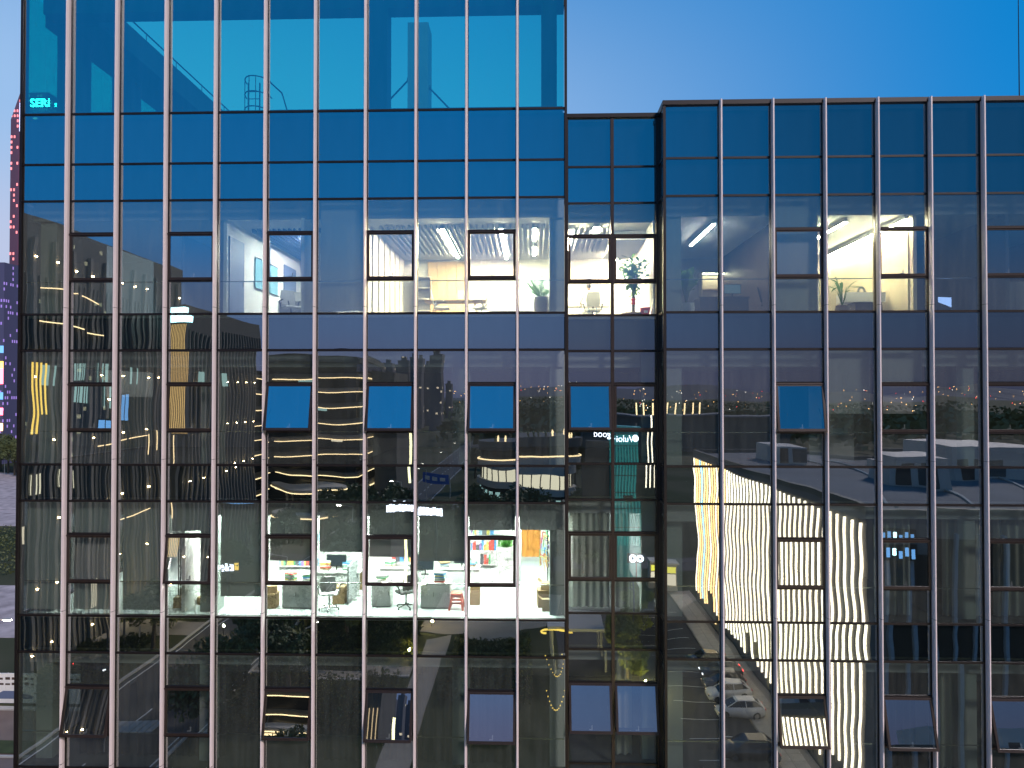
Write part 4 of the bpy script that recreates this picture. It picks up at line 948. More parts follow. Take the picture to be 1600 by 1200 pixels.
for px, py, d, w, h, m, lab in ((357, 795, 96, 8.5, 1.3, E_blue, 'long pale blue led sign beside the road'), (357, 893, 78, 3.0, 1.1, E_sign, 'small white and yellow led sign beside the road'), (196, 636, 58.5, 1.0, 3.2, E_blue, 'upright blue led sign hung in front of the uplit piers'), (165, 632, 54, 1.5, 2.0, E_blue, 'blurred blue led sign mirrored in the ajar sash')):
    p = mir(px, py, d)
    t = thing('led_sign', lab, 'sign', (p.x, p.y, 0))
    MB().box((-w / 2 - .1, -.2, p.z - h / 2 - .1), (w / 2 + .1, 0, p.z + h / 2 + .1)).build('case', M_black, t)
    n = max(2, int(w / .55))
    for j in range(n):
        x0 = -w / 2 + w * j / n; MB().box((x0 + .05, 0, p.z - h / 2 + .1 * bt.random()), (x0 + w / n - .06, .03, p.z + h / 2 - .15 * bt.random())).build('lit_glyph', (E_gold if (m is E_sign and j == n - 1) else m), t)
    MB().cyl((0, -.1, 0), (0, -.1, p.z - h / 2), .1, n=6).build('post', M_dwall, t)
# --- curved pavilion with lit terraces
P = thing('curved_pavilion', 'low rounded building with glowing terrace and lit glass storeys mirrored beside the recess', 'building', (-1, -165, 0))
def oval(rx_, ry_, n=40): return [(rx_ * math.cos(2 * math.pi * i / n), ry_ * math.sin(2 * math.pi * i / n)) for i in range(n)]
for z0, z1, s, m, nm in ((0, 5.0, .93, M_dglass, 'ground_storey'), (5.0, 6.6, 1.0, M_lwall, 'band'), (6.6, 9.8, .92, E_wwin, 'lit_storey'), (9.8, 12.4, 1.0, M_lwall, 'band'), (12.4, 15.2, .95, M_dglass, 'dark_storey'), (15.2, 17.6, 1.0, M_dwall, 'band')): MB().prism(oval(14 * s, 10 * s), z0, z1).build(nm, m, P)
for i in range(36):
    a = 2 * math.pi * i / 36; MB().cyl((13.1 * math.cos(a), 9.4 * math.sin(a), 6.6), (13.1 * math.cos(a), 9.4 * math.sin(a), 9.8), .14, n=5).build('mullion', M_dwall, P)
    if rnd.random() < .75: MB().box((12.98 * math.cos(a) - .6, 9.3 * math.sin(a) - .05, .8), (12.98 * math.cos(a) + .6, 9.36 * math.sin(a) + .2, 4.0)).build('lit_window', E_teal, P)
MB().path([(x * 1.0, y * 1.0, 12.45) for x, y in oval(14, 10) + oval(14, 10)[:1]], .2, 5).build('rim_light', E_line, P)
for i in range(14):
    a = rnd.uniform(.2, 2.9); MB().lathe((12 * math.cos(a), 8.4 * math.sin(a), 17.6), [(.25, 0), (.3, 1.0), (.1, 1.6)], 6).build('terrace_lamp', E_line if rnd.random() < .5 else M_leafd, P)
# --- the mall: a long wall of vertical light strips
MX, MY0, MY1, MZ = 23.2, -29.3, -80.0, 21.0
E = thing('shopping_hall', 'long hall with a wall of white vertical light strips mirrored in the lower wing', 'building', (40, -55, 0))
wbuild(MB().box((MX, MY1, 0), (62, MY0, MZ - .5)), 'body', M_pier, E)
wbuild(MB().box((MX - .12, MY1, MZ - .5), (62, MY0, MZ)), 'roof', M_roof, E)
for a, b in (((MX - .12, MY1, MZ), (MX + .3, MY0, MZ + .5)), ((MX + .3, MY0 - .4, MZ), (62, MY0, MZ + .5)), ((MX + .3, MY1, MZ), (62, MY1 + .4, MZ + .5))): wbuild(MB().box(a, b), 'parapet', M_dwall, E)
n = 42
for j in range(n):
    y = MY0 - .5 - j * (MY0 - MY1 - 1.0) / (n - 1); z0 = 1.0 + .5 * rnd.random() if rnd.random() < .8 else 3.5
    m = E_ledo if (y < -66 and j % 3 != 2) else (E_ledb if (j % 7 == 3 and y < -60) else E_led)
    wbuild(MB().box((MX - .22, y - .05, z0), (MX - .05, y + .05, MZ - .7)), 'light_strip', m, E)
    if j % 2: wbuild(MB().box((MX - .05, y + .55, .5), (MX, y + .95, MZ - .9)), 'wall_panel', M_pier, E)
for j in range(22):
    x = MX + 1.2 + j * 1.62; wbuild(MB().box((x - .12, MY0, 0), (x + .12, MY0 + .3, MZ - 1.2)), 'pilaster', mat('grey blue pilaster', (.30, .36, .40), .6) if not j else MATS['grey blue pilaster'], E)
    wbuild(MB().box((x + .14, MY0, .2), (x + 1.48, MY0 + .06, MZ - 1.6)), 'front_panel', M_dglass, E)
for x0, y0, x1, y1, h in ((33, -50, 38, -44, 2.6), (42, -60, 50, -50, 3.2), (29, -70, 33, -64, 2.2)):
    h_ = wbuild(MB().box((x0, y0, MZ), (x1, y1, MZ + h)), 'roof_house', M_lwall, E)
    wbuild(MB().box((x0 + .5, y1, MZ + .1), (x0 + 1.6, y1 + .05, MZ + 2.0)), 'door', M_wood2, h_); wbuild(MB().box((x0 + 2.2, y1, MZ + .2), (x0 + 4.0, y1 + .04, MZ + 2.0)), 'door', M_dwall, h_)
for j in range(4): wbuild(MB().path([(MX + 4 + 8 * math.sin(q * .16) + 6 * j, MY0 - 4 - q * 3, MZ + .1) for q in range(15)], .12, 5), 'roof_pipe', M_lwall, E)
wbuild(MB().box((23.7, MY0 + .32, 19.1), (26.3, MY0 + .5, 20.2)), 'fascia_sign', M_black, E)
for j in range(6): wbuild(MB().box((23.8 + j * .42, MY0 + .5, 19.2 + .4 * rnd.random()), (24.02 + j * .42, MY0 + .55, 20.05 - .3 * rnd.random())), 'lit_glyph', E_blue if j != 2 else E_cyan, E)
wbuild(MB().box((35.5, MY0 + .32, 9), (38.2, MY0 + .5, 13)), 'poster_sign', M_black, E)
for z, m in ((12.1, E_gold), (11.2, E_sign), (10.0, E_sign), (9.2, E_sign)): wbuild(MB().box((35.7, MY0 + .5, z), (38.0 - (.9 if m is E_gold else 0), MY0 + .54, z + .6)), 'lit_glyph', m, E)
# turquoise stair tower with sign
p = mir(984, 700, 86)
T = thing('turquoise_tower', 'turquoise lit corner tower with a glowing white sign mirrored in the recessed bay', 'tower', (p.x, -88, 0))
MB().box((-2.4, -3, 0), (2.0, 0, 24.4)).build('body', mat('turquoise cladding', (.05, .38, .38), .6, 0, .15, .4), T)
for j in range(9): MB().box((-2.3 + j * .5, 0, 6), (-2.12 + j * .5, .12, 24)).build('light_fin', emit('turquoise light', (.1, .75, .72), .55, False) if not j else MATS['turquoise light'], T)
for j in range(6): MB().box((-2.4, .12, 8 + j * 2.8), (2.0, .16, 8.12 + j * 2.8)).build('cross_bar', M_dwall, T)
MB().box((-.2, .16, 11.8), (1.4, .2, 13.2)).build('hatch', M_dwall, T)
MB().box((-6.4, -2, 0), (-2.45, -.6, 22.0)).build('annex', M_dwall, T)
fc = bpy.data.curves.new('sign_letters', 'FONT'); fc.body = 'Vuloi·good'; fc.size = 1.5; fc.extrude = .06; fc.materials.append(E_sign); fc.align_x = 'CENTER'
fo = letters(fc, T); fo.rotation_euler = (R(90), 0, R(180)); fo.location = (-2.0, .3, 22.7)
MB().cyl((1.5, .32, 23.3), (1.5, .38, 23.3), .55, n=14).build('sign_emblem', E_sign, T)
MB().box((-6.4, 0.05, 23.9), (1.6, .15, 24.0)).build('sign_rail', M_dwall, T)
for x in (3.6, 4.3, 5.1): MB().box((x, 0, 14.5), (x + .18, .2, 27 - abs(x - 4.3))).build('light_fin', E_led, T)
K = thing('kiosk', 'small kiosk with yellow lit front beside the turquoise tower', 'kiosk', (p.x + 4.6, -84, 0))
MB().box((-1.8, -2, 0), (1.8, 0, 4.2)).build('body', M_lwall, K); MB().box((-1.9, -2.1, 4.2), (1.9, .9, 4.5)).build('roof', M_lwall, K)
MB().box((-1.6, .0, 2.7), (1.6, .05, 3.7)).build('fascia', emit('yellow fascia', (.9, .8, .1), 2, False), K); MB().box((-1.6, 0, .9), (1.6, .04, 2.5)).build('shop_window', E_wwin, K)
p = mir(995, 875, 60)
t = thing('led_sign', 'white glowing two-character sign mirrored in the closed recessed sash', 'sign', (p.x, -60, 0))
MB().path([(.45 + .33 * math.cos(a), 0, p.z + .33 * math.sin(a)) for a in [2 * math.pi * j / 12 for j in range(13)]], .12, 6).build('lit_glyph', E_sign, t)
MB().path([(-.45 + .3 * math.cos(a), 0, p.z + .38 * math.sin(a)) for a in [2 * math.pi * j / 12 for j in range(13)]], .12, 6).build('lit_glyph', E_sign, t)
MB().box((-1.1, -.3, p.z - .6), (1.1, -.15, p.z + .6)).cyl((0, -.2, 0), (0, -.2, p.z - .6), .1, n=6).build('backing', M_dwall, t)

# ------------------------------------------------------------------ cars, trees, lamps, distance
M_carw = mat('white car paint', (.62, .63, .64), .2, 0, .03, 1, .6)
M_cark = mat('black car paint', (.012, .013, .016), .15, 0, .05, 1, .6)
M_carg = mat('dark grey car paint', (.05, .052, .06), .2, .3, .05, 1, .6)
M_cglass = mat('car window', (.01, .012, .014), .05, 0, .05, 1, .6)
M_tyre = mat('tyre rubber', (.015, .015, .015), .9)
E_head = emit('head lamp', (.9, .95, 1), 5, False)
CARM = {}
def car(loc, rz, m, label, lights=False):
    t = thing('parked_car', label, 'car', loc, rz, 'cars parked beside the lit hall')
    if not CARM:
        def sec(x, w, z0, z1, c=.12): return [(x, -w, z0), (x, w, z0), (x, w + .03, (z0 + z1) / 2), (x, w - .02, z1 - .06), (x, w - c, z1), (x, -w + c, z1), (x, -w + .02, z1 - .06), (x, -w - .03, (z0 + z1) / 2)]
        b = MB().loft([sec(-2.2, .68, .38, .62), sec(-2.12, .8, .28, .78), sec(-1.75, .88, .22, .9), sec(-.95, .9, .2, .98), sec(.4, .9, .2, 1.0), sec(1.5, .89, .22, 1.04), sec(2.0, .83, .26, 1.0), sec(2.16, .74, .38, .8)])
        CARM['b'] = b
        def s2(x, w, z): return [(x, -w, z), (x, w, z)]
        g = MB(); V8 = [(-1.2, -.78, .95), (-1.2, .78, .95), (1.85, .76, 1.0), (1.85, -.76, 1.0), (-.3, -.62, 1.5), (-.3, .62, 1.5), (1.25, .6, 1.5), (1.25, -.6, 1.5)]
        g.add(V8, [(0, 1, 5, 4), (1, 2, 6, 5), (2, 3, 7, 6), (3, 0, 4, 7)]); CARM['g'] = g.mesh('window_band', M_cglass)
        CARM['r'] = MB().loft([[(-.42, -.63, 1.48), (1.32, -.61, 1.48), (1.32, .61, 1.48), (-.42, .63, 1.48)], [(-.2, -.55, 1.56), (1.15, -.53, 1.55), (1.15, .53, 1.55), (-.2, .55, 1.56)]])
        CARM['p'] = MB()
        for s in (-1, 1):
            for a, c in (((-1.25, .79, .95), (-.36, .63, 1.5)), ((.45, .80, .97), (.42, .64, 1.5)), ((1.9, .77, .99), (1.27, .61, 1.5))): CARM['p'].cyl((a[0], s * a[1], a[2]), (c[0], s * c[1], c[2]), .045, n=5)
        CARM['w'] = MB().cyl((0, -.11, 0), (0, .11, 0), .33, n=16).mesh('tyre', M_tyre)
        CARM['m'] = MB().cyl((0, -.115, 0), (0, .115, 0), .2, n=10).mesh('rim', M_chrome)
    if m.name not in CARM: CARM[m.name] = (CARM['b'].mesh('body', m, True), CARM['r'].mesh('roof', m), CARM['p'].mesh('pillars', m))
    bo, ro, pi = CARM[m.name]
    link('body', bo, t); link('roof', ro, t); link('pillars', pi, t); link('window_band', CARM['g'], t)
    for x in (-1.35, 1.35):
        for y in (-.82, .82):
            w = link('wheel', CARM['w'], t); w.location = (x, y, .33); link('rim', CARM['m'], w)
    for s in (-1, 1):
        MB().box((-2.2, s * .62 - .16, .62), (-2.1, s * .62 + .16, .74)).build('headlight', E_head if lights else M_chrome, t); MB().box((2.08, s * .6 - .18, .78), (2.18, s * .6 + .18, .88)).build('taillight', E_red if lights else M_red, t)
    return t
for px, py, m, lab, li in ((1128, 1062, M_cark, 'black car with lit tail lamps parked farthest along the lit pavement', True), (1132, 1078, M_carg, 'dark grey car between the farthest black car and the first white car', False), (1140, 1094, M_carw, 'white car parked in front of the dark grey car', False), (1158, 1124, M_carw, 'white car parked nearer the glass of the lower wing', False), (1175, 1185, M_cark, 'black car parked nearest below the wing', False), (1105, 1042, M_carg, 'dark car half hidden behind the farthest black car', False)):
    q = mground(px, py); q.z = .02; car(q, R(rnd.uniform(-4, 4)), m, lab, li)
q = mground(146, 1046); q.z = .0; t = car(q, R(200), M_carg, 'small dark car with red and white lamps lit on the path by the uplit block', True); t['group'] = 'cars on the paths'

def tree_meshes(seed, h, r, n, m, size, low=.42):
    g = random.Random(seed); cl = []
    for i in range(22):
        a = g.uniform(0, 6.28); q = g.random() ** .5; cl.append((Vector((r * .75 * q * math.cos(a), r * .75 * q * math.sin(a), h * (low + (.92 - low) * g.random() * (1.15 - .5 * q)))), r * g.uniform(.22, .42)))
    mb = MB()
    for i in range(n):
        c, rr_ = g.choice(cl); d = Vector((g.gauss(0, 1), g.gauss(0, 1), g.gauss(0, .8))).normalized() * rr_ * g.uniform(.55, 1.05); p = c + d
        u = Vector((g.gauss(0, 1), g.gauss(0, 1), g.gauss(0, 1))).normalized(); v = u.orthogonal().normalized(); s = size * g.uniform(.6, 1.4)
        mb.add([p - u * s, p + v * s * .55, p + u * s, p - v * s * .55], [(0, 1, 2, 3)])
    tr = MB().cyl((0, 0, 0), (0, 0, h * .45), r * .07, r * .05, n=7)
    for c, rr_ in cl[:9]: tr.cyl((0, 0, h * .38), c, r * .03, r * .01, n=5)
    return mb.mesh('crown', m), tr.mesh('trunk', M_bark)
TK = [tree_meshes(s, 9, 3.6, 2600, M_leafd, .26) for s in (1, 2, 3)]
TY = tree_meshes(9, 8.5, 2.6, 4200, M_leafy, .2, .12)
def tree(x, y, s, label, kind=None, group=None):
    t = thing('street_tree', label, 'tree', (x, y, 0), rnd.uniform(0, 6.28), group); k = kind or rnd.choice(TK)
    c = link('crown', k[0], t); u = link('trunk', k[1], t); f = s * rnd.uniform(.9, 1.1)
    for o in (c, u): o.scale = (f, f, f * rnd.uniform(.9, 1.12))
tree(9.6, -51, .95, 'yellow-green tree glowing in lamp light mirrored in the recessed bay', TY)
tree(12.6, -64, .8, 'darker yellow-green tree behind the glowing one', TY)
for j in range(9): tree(-27.5 + rnd.uniform(-1, 1), -40 - j * 9, 1.0, ORD[j] + ' dark tree in the row between the road and the beige path', None, 'trees along the near side of the road')
for j in range(9): tree(-44.0 + rnd.uniform(-1, 1), -58 - j * 11, .95, ORD[j] + ' dark tree on the far verge of the road', None, 'trees along the far verge of the road')
for j, (x, y) in enumerate(((-24, -47), (-22, -60), (-20, -68), (-18, -75), (-24, -76), (-16, -71), (-21, -84))): tree(x, y, .85, ORD[j] + ' garden tree in the clump beside the beige path', None, 'trees in the garden clump')
for j in range(15): tree(-40 + j * 3.6 + rnd.uniform(-.8, .8), -104 - rnd.uniform(0, 14) - 3, 1.25, ORD[j] + ' tall tree in the band below the bright billboard', None, 'trees in the band below the billboard')
for j in range(10): tree(-20 + j * 6 + rnd.uniform(-2, 2), -200 - rnd.uniform(0, 40), 1.3, ORD[j] + ' distant dark tree around the rounded pavilion', None, 'trees behind the pavilion')
for j, (x, y) in enumerate(((-62, -25), (-58, -30), (-52, -34), (8, -90), (14, -93), (3, -92))): tree(x, y, .9, ORD[j] + ' dark tree near a corner of the grounds', None, 'scattered trees of the grounds')
# low clipped planting
def bushes(name, spots, label):
    mb = MB(); g = random.Random(5)
    for (x0, y0, x1, y1, h, n) in spots:
        for i in range(n):
            p = Vector((g.uniform(x0, x1), g.uniform(y0, y1), h * g.random() ** .6)); u = Vector((g.gauss(0, 1), g.gauss(0, 1), g.gauss(0, 1))).normalized(); v = u.orthogonal().normalized(); s = g.uniform(.12, .28)
            mb.add([p - u * s, p + v * s * .6, p + u * s, p - v * s * .6], [(0, 1, 2, 3)])
    o = mb.build(name, M_leafd); tag(o, label, 'shrubs', None, 'stuff')
bushes('shrubbery', [(-28, -52, -13.5, -40, 1.2, 5000), (-28, -66, -13.5, -56, 1.3, 5000), (-52, -57, -44, -44, .9, 3000), (-9, -62, 0, -46, 1.0, 4000), (-56, -60.5, -44, -58, .8, 1500)], 'low dark shrubs filling the garden beds')
lm = MB()
def street_lamp(x, y, h, arm, label, lit=True, m=None):
    t = thing('street_lamp', label, 'street lamp', (x, y, 0))
    MB().cyl((0, 0, 0), (0, 0, h), .09, .06, n=7).build('pole', M_kerb, t); MB().cyl((0, 0, h), (arm, 0, h + .35), .05, n=5).build('arm', M_kerb, t)
    MB().box((arm - .35, -.14, h + .28), (arm + .35, .14, h + .4)).build('head', M_kerb, t)
    MB().box((arm - .3, -.12, h + .2), (arm + .3, .12, h + .279)).build('lens', (m or E_head) if lit else M_greyp, t)
E_street = emit('street lamp lens', (1, .76, .5), 420)
street_lamp(-29.2, -62, 10, -2.2, 'unlit pale street lamp with a long arm among the shrubs', False)
for j, lab in enumerate(('lit street lamp on the road just past the garden clump', 'lit street lamp on the road below the bright billboard', 'lit street lamp on the road beside the glowing canopies', 'lit street lamp far along the road by the banded tower', 'farthest lit street lamp along the road')):
    street_lamp(-29.2, -92 - j * 38, 10, -2.2, lab, True, E_street if j < 2 else E_white)
for x_, y_, lab in ((-15.0, -68, 'added lamp brightening the plaza where the beige path widens'), (-45.5, -59, 'added lamp brightening the path by the uplit block'), (-23.0, -50, 'added lamp brightening the shrub bed'), (-4.0, -72, 'added lamp brightening the plaza near the entrance canopy')): street_lamp(x_, y_, 5.5, .9, lab, True, E_street)  # lamps added to brighten the mirrored garden and paths
E_gard = emit('garden lamp', (1, .70, .24), 900)
E_spot = emit('yellow spot lamp', (1, .85, .3), 2600)
for px, py, h, lab in ((674, 985, .6, 'low yellow garden lamp lighting the bend of the beige path'), (634, 1022, .5, 'low yellow garden lamp among shrubs beside the beige path'), (228, 975, 2.2, 'post lantern with amber glow over the path by the uplit block'), (958, 1088, .4, 'low yellow spot lamp under the glowing tree'), (1012, 1086, .4, 'second low yellow spot lamp under the glowing tree'), (345, 1006, 2.0, 'amber garden lamp beside the road edge')):
    q = mground(px, py); q.z = 0
    t = thing('garden_lamp', lab, 'garden lamp', q); MB().cyl((0, 0, 0), (0, 0, h), .05, n=6).build('post', M_black, t); MB().lathe((0, 0, h), [(.09, 0), (.14, .12), (.12, .3), (.03, .36)], 8).build('lantern', E_spot if 'spot' in lab else E_gard, t)
# canopy roof with glowing cove, light garlands
q = mground(905, 1040)
t = thing('entrance_canopy', 'white ribbed entrance canopy with a glowing cove seen from above', 'canopy', (q.x, q.y, 0))
for j in range(9): MB().box((-3.2, -2.6 + j * .6, 4.2 + .05 * (j % 2)), (2.8, -2.02 + j * .6, 4.5)).build('roof_strip', M_lwall, t)
for sx_ in (-2.8, 2.4):
    for sy in (-2.2, 2.2): MB().cyl((sx_, sy, 0), (sx_, sy, 4.2), .14, n=8).build('post', M_lwall, t)
MB().path([(-3.4 + .5 * math.cos(a), 2.9 + .5 * math.sin(a), 4.1) for a in [math.pi * (.5 + j / 10) for j in range(11)]] + [(-1, 3.1, 4.2)], .1, 6).build('cove_light', E_gold, t)
for i, (py, lab) in enumerate(((1064, 'upper garland of small yellow bulbs below the recess edge'), (1116, 'lower garland of small yellow bulbs below the recess edge'))):
    a_, b_ = mground(854, py - 15), mground(880, py - 15); c_ = mground(867, py + 14)
    t = thing('light_garland', lab, 'string lights', ((a_.x + b_.x) / 2, a_.y, 0))
    MB().path([((-1 + 2 * j / 12) * (b_.x - a_.x) / 2, (c_.y - a_.y) * (1 - ((j - 6) / 6) ** 2), 1.2) for j in range(13)], .02, 4).build('wire', M_black, t)
    bm_ = MB().lathe((0, 0, 0), [(.02, 0), (.07, .06), (.02, .12)], 6).mesh('bulb', E_gold)
    for j in range(13): o = link('bulb', bm_, t); o.location = ((-1 + 2 * j / 12) * (b_.x - a_.x) / 2, (c_.y - a_.y) * (1 - ((j - 6) / 6) ** 2), 1.2)
    for s in (-1, 1): MB().cyl((s * (b_.x - a_.x) / 2, 0, 0), (s * (b_.x - a_.x) / 2, 0, 1.3), .03, n=5).build('stake', M_black, t)
q = mground(200, 1178)
t = thing('bicycle_shelter', 'white slatted bicycle shelter roof near the foot of the uplit block', 'shelter', (q.x, q.y, 0))
for j in range(9): MB().box((-2.4 + j * .55, -.9, 2.2), (-1.95 + j * .55, .9, 2.26)).build('roof_slat', M_lwall, t)
for s in (-2.2, 2.2): MB().cyl((s, -.7, 0), (s, -.7, 2.2), .05, n=6).build('post', M_lwall, t)
p = mir(683, 737, 190)
t = thing('road_sign', 'blue overhead direction sign spanning the far road', 'road sign', (p.x, -190, 0))
MB().box((-4.4, -.1, p.z - 1.4), (4.4, 0, p.z + 1.4)).build('board', mat('blue sign board', (.02, .10, .42), .5), t)
for j in range(3): MB().box((-3.6 + j * 2.6, .01, p.z - .5), (-1.9 + j * 2.6, .03, p.z + .5)).build('lettering', M_line, t)
MB().cyl((4.6, 0, 0), (4.6, 0, p.z + 1.4), .16, n=7).build('post', M_kerb, t)
# bollard lights on a far roof edge
fr = thing('depot_hall', 'long low hall far beyond the light-strip wall', 'building', (70, -330, 0))
MB().box((-45, -22, 0), (60, 0, 18)).build('body', M_dwall, fr); MB().box((-46, -23, 18), (61, 1, 18.8)).build('roof', M_roof, fr)
for j in range(9):
    x = 52 + j * 4.2 + rnd.uniform(-.6, .6)
    t = thing('roof_lantern', ORD[j] + ' short warm vertical lamp in the row on the far hall roof', 'lamp', (x, -331, 18.8), 0, 'lamps on the far hall roof')
    MB().box((-.3, -.3, .4), (.3, .3, 6.5)).build('tube', E_line, t); MB().box((-.45, -.45, 0), (.45, .45, .4)).build('base', M_dwall, t)
# far towers
M_far = [windows_mat('far tower %d' % i, c, (1, .8, .55), 3.2, 3.1, f, 1.2) for i, (c, f) in enumerate((((.10, .10, .12), .05), ((.13, .13, .15), .03), ((.08, .085, .11), .07)))]
FT = ['tallest', 'stepped', 'slender', 'broad', 'grey', 'twin-topped', 'lone', 'squat', 'corner']
for i, (px0, px1, py, d) in enumerate(((583, 598, 566, 620), (600, 614, 561, 640), (614, 624, 568, 700), (623, 640, 557, 600), (642, 652, 552, 560), (655, 664, 563, 600), (664, 684, 549, 520), (572, 579, 570, 540), (690, 700, 596, 800))):
    a_, b_ = mir(px0, py, d), mir(px1, py, d); w = (b_.x - a_.x)
    t = thing('residential_tower', FT[i] + ' far residential tower silhouetted against the dusk sky beyond the banded tower', 'tower', ((a_.x + b_.x) / 2, -d, 0))
    MB().box((-w / 2, -14, 0), (w / 2, 0, a_.z)).build('body', M_far[i % 3], t)
    MB().box((-w / 4, -10, a_.z), (w / 5, -4, a_.z + 3.5)).build('roof_house', M_far[i % 3], t)
# hills, woods and city lights beyond
hb = MB(); g = random.Random(3); vs_ = []; N = 120
for i in range(N + 1):
    x = -5200 + 10400 * i / N; h = 34 + 26 * math.sin(i * .21) + 18 * math.sin(i * .53 + 1) + 10 * g.random() + 55 * math.exp(-((x - 1500) / 700) ** 2)
    vs_ += [(x, -3900, -3), (x, -4700, max(14, h)), (x, -5600, -3)]
hb.add(vs_, [f for i in range(N) for f in ((3 * i, 3 * i + 3, 3 * i + 4, 3 * i + 1), (3 * i + 1, 3 * i + 4, 3 * i + 5, 3 * i + 2))])
o = struct(hb, 'hills', mat('far wooded hill', (.05, .06, .09), .95, 0, .2, .004))  # dusk haze put into the hill colour as blue-grey
fb = MB()
for i in range(9000):
    if i % 3: x, y = g.uniform(-60, 520), -g.uniform(360, 900)
    else: x, y = g.uniform(-700, 900), -g.uniform(700, 2200)
    s = g.uniform(2.2, 4.5); z = s + 6 * g.random()
    u = Vector((g.gauss(0, 1), g.gauss(0, .5), g.gauss(0, 1))).normalized(); v = u.orthogonal().normalized(); p = Vector((x, y, z)); fb.add([p - u * s, p + v * s * .7, p + u * s, p - v * s * .7], [(0, 1, 2, 3)])
tag(fb.build('far_woodland', M_leafd), 'dark belt of far trees on the plain', 'woodland', None, 'stuff')
cb = MB()
for i in range(330):
    px = g.uniform(560, 1620) if g.random() < .9 else g.uniform(40, 560); py = 606 + 30 * g.random() ** 1.6 + (18 * g.random() if g.random() < .25 else 0)
    d = min(3800, 29.5 * FPX / max(3., py - 611) * g.uniform(.6, .98)); p = mir(px, py, d); s = d / FPX * g.uniform(.3, .75)
    if p.z < 2: p.z = 2
    mi = 0 if g.random() < .62 else (1 if g.random() < .55 else 2)
    cb.add([p + Vector((s, 0, 0)), p + Vector((-s, 0, 0)), p + Vector((0, s, 0)), p + Vector((0, -s, 0)), p + Vector((0, 0, s)), p + Vector((0, 0, -s))], [(0, 2, 4), (2, 1, 4), (1, 3, 4), (3, 0, 4), (2, 0, 5), (1, 2, 5), (3, 1, 5), (0, 3, 5)], mi)
tag(cb.build('city_lights', [E_amber, E_white, E_red]), 'scatter of tiny amber and red lights on the far plain', 'city lights', None, 'stuff')

# ------------------------------------------------------------------ seen directly past the end of the building
def behind(px, py, Y): return at(px, py, Y)
a_, b_ = at(5, 135, 300), at(60, 135, 300)
F = thing('pink_tower', 'very tall pink lit tower with red light lines past the end of the office block', 'tower', ((a_.x + b_.x) / 2, 305, 0)); hw = (b_.x - a_.x) / 2
zt = a_.z
MB().loft([[(-hw, 0, 0), (hw, 0, 0), (hw, 18, 0), (-hw, 18, 0)], [(-hw, 0, zt - 14), (hw, 0, zt - 14), (hw, 18, zt - 14), (-hw, 18, zt - 14)], [(-hw + 3, 2, zt), (hw, 2, zt), (hw, 18, zt), (-hw + 3, 18, zt)]]).build('body', windows_mat('pink tower wall', (.13, .07, .11), (1, .25, .25), 1.5, 2.6, .34, 1.8), F)
for x, m in ((-hw + 5.0, E_pink), (-hw + 5.8, E_pink)): MB().box((x, -.3, 20), (x + .22, 0, zt - 8)).build('light_strip', m, F)
MB().box((-hw + 4.6, -.4, zt - 20), (-hw + 6.5, -.1, zt - 6)).build('crown_lamp', emit('violet white lamp', (.55, .6, 1), 4, False), F)
for j in range(9): MB().box((-hw + 3.4, -.5, 26 + j * 3.6), (-hw + 5.0, -.2, 28.6 + j * 3.6)).build('gold_panel', E_gold if j < 6 else E_amber, F)
a_, b_ = at(-6, 410, 260), at(7, 410, 260)
t = thing('blue_pink_tower', 'shorter tower with blue and pink lit floors at the edge of view', 'tower', ((a_.x + b_.x) / 2, 260, 0)); hw = (b_.x - a_.x) / 2
MB().box((-hw, 0, 0), (hw, 14, a_.z)).build('body', windows_mat('violet tower wall', (.09, .09, .17), (.5, .3, 1), 1.2, 2.4, .25, .7), t)
for j, m in enumerate((E_amber, E_pink, E_blue, E_pink, E_gold, E_blue)): MB().box((-hw, -.3, 14 + j * 6.5), (hw, 0, 17 + j * 6.5 + (6 if j == 3 else 0))).build('lit_floor', m, t)
a_, b_ = at(40, 170, 250), at(130, 170, 250); hw = (b_.x - a_.x) / 2
t = thing('sign_tower', 'far tower crowned by small white lit letters seen through the roof screen', 'tower', ((a_.x + b_.x) / 2, 250, 0))
MB().box((-hw, 0, 0), (hw, 16, a_.z)).build('body', M_far[2], t)
fc = bpy.data.curves.new('sign_letters', 'FONT'); fc.body = 'SERI'; fc.size = 4.6; fc.extrude = .2; fc.materials.append(emit('bright sign light', (.9, .93, 1), 22, False))
fo = letters(fc, t); fo.rotation_euler = (R(90), 0, 0); fo.location = (-hw + 2.2, -.5, .6 + a_.z)
MB().box((-hw + 12.4, -.6, a_.z + .4), (-hw + 16, -.3, a_.z + 2.0)).build('lit_sign', E_sign, t)
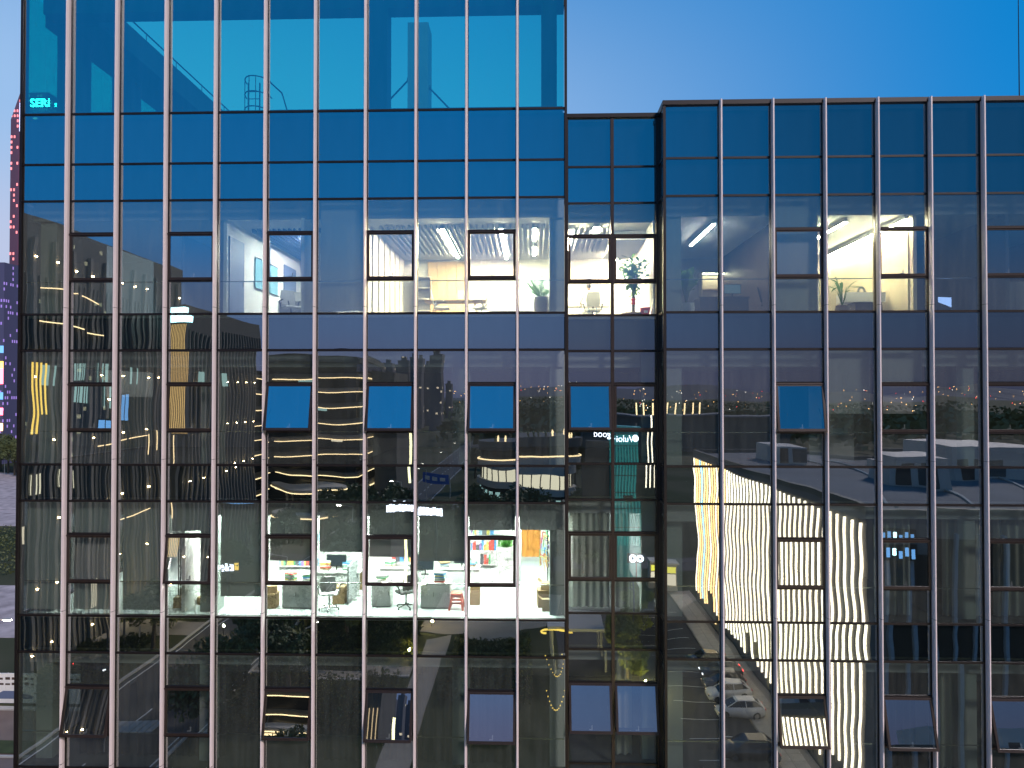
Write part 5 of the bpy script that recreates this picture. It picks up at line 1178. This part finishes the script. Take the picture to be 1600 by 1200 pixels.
# strip of land past the end
def dground(px, py):
    r = ray(px, py); return CAM + r * (-ZC / r.z)
sheet('bare_land', [(-420, 130), (-420, 230), (-60, 230), (-60, 130)], .02, M_dirt)
sheet('bare_land', [(-160, 62), (-160, 84), (-20, 84), (-20, 62)], .02, M_dirt)
sheet('road', [(-140, 26), (-140, 43.5), (-15, 43.5), (-15, 26)], .02, mat('warm lit asphalt', (.16, .12, .10), .9, 0, .15, .6))  # warm lamp light put into the asphalt colour
struct(MB().box((-140, 43.5, 0), (-15, 44.1, .15)), 'kerb', M_kerb); struct(MB().box((-140, 35.4, 0), (-15, 35.6, .15)), 'kerb', M_kerb)
sheet('verge', [(-140, 36), (-140, 38), (-15, 38), (-15, 36)], .1, M_lawn)
q = dground(10, 1100)
t = thing('hoarding', 'white printed site hoarding along the road at the picture edge', 'hoarding', (q.x, q.y, 0))
for j in range(6): MB().box((-9 + j * 3, 0, .1), (-6.03 + j * 3, .08, 2.9)).build('panel', M_whitep, t)
for j in range(56): MB().box((-8.8 + (j // 2) * .62, -.012, 2.3 - .5 * (j % 2)), (-8.8 + (j // 2) * .62 + rnd.uniform(.2, .5), -.001, 2.3 - .5 * (j % 2) + rnd.uniform(.14, .26))).build('lettering', M_wood2, t)
MB().prism([(-8, 0), (8, 0)], 0, 1) if False else None
MB().add([(x, -.012, z) for x, z in ((-1.5, .5), (2.5, .5), (2.6, .8), (1.8, .95), (1.0, 1.25), (-.3, 1.25), (-.9, .95), (-1.6, .8))], [tuple(range(8))]).build('car_print', M_doorb, t)
for j in range(7): MB().cyl((-9 + j * 3, .2, 0), (-9 + j * 3, .2, 2.9), .05, n=5).build('post', M_chrome, t)
for i, px in enumerate((-14, 2, 14, 24, 36)):
    q = at(px, 640, 240 - i * 6); tree(q.x, q.y, 1.5, ORD[i] + ' dark tree in the far row below the pink tower', None, 'trees below the pink tower')
street_lamp(at(8, 640, 225).x, 225, 9, 1.5, 'orange lit street lamp among the far trees below the pink tower', True, E_amber)
street_lamp(-49, 41, 9, 2.0, 'tall lit street lamp over the road beside the site hoarding', True, E_street)
street_lamp(-72, 41, 9, 2.0, 'second lit street lamp farther along the hoarding road', True, E_street)
bushes('undergrowth', [(-130, 88, -60, 128, .8, 6000)], 'rough dark grass on the vacant land at the picture edge')
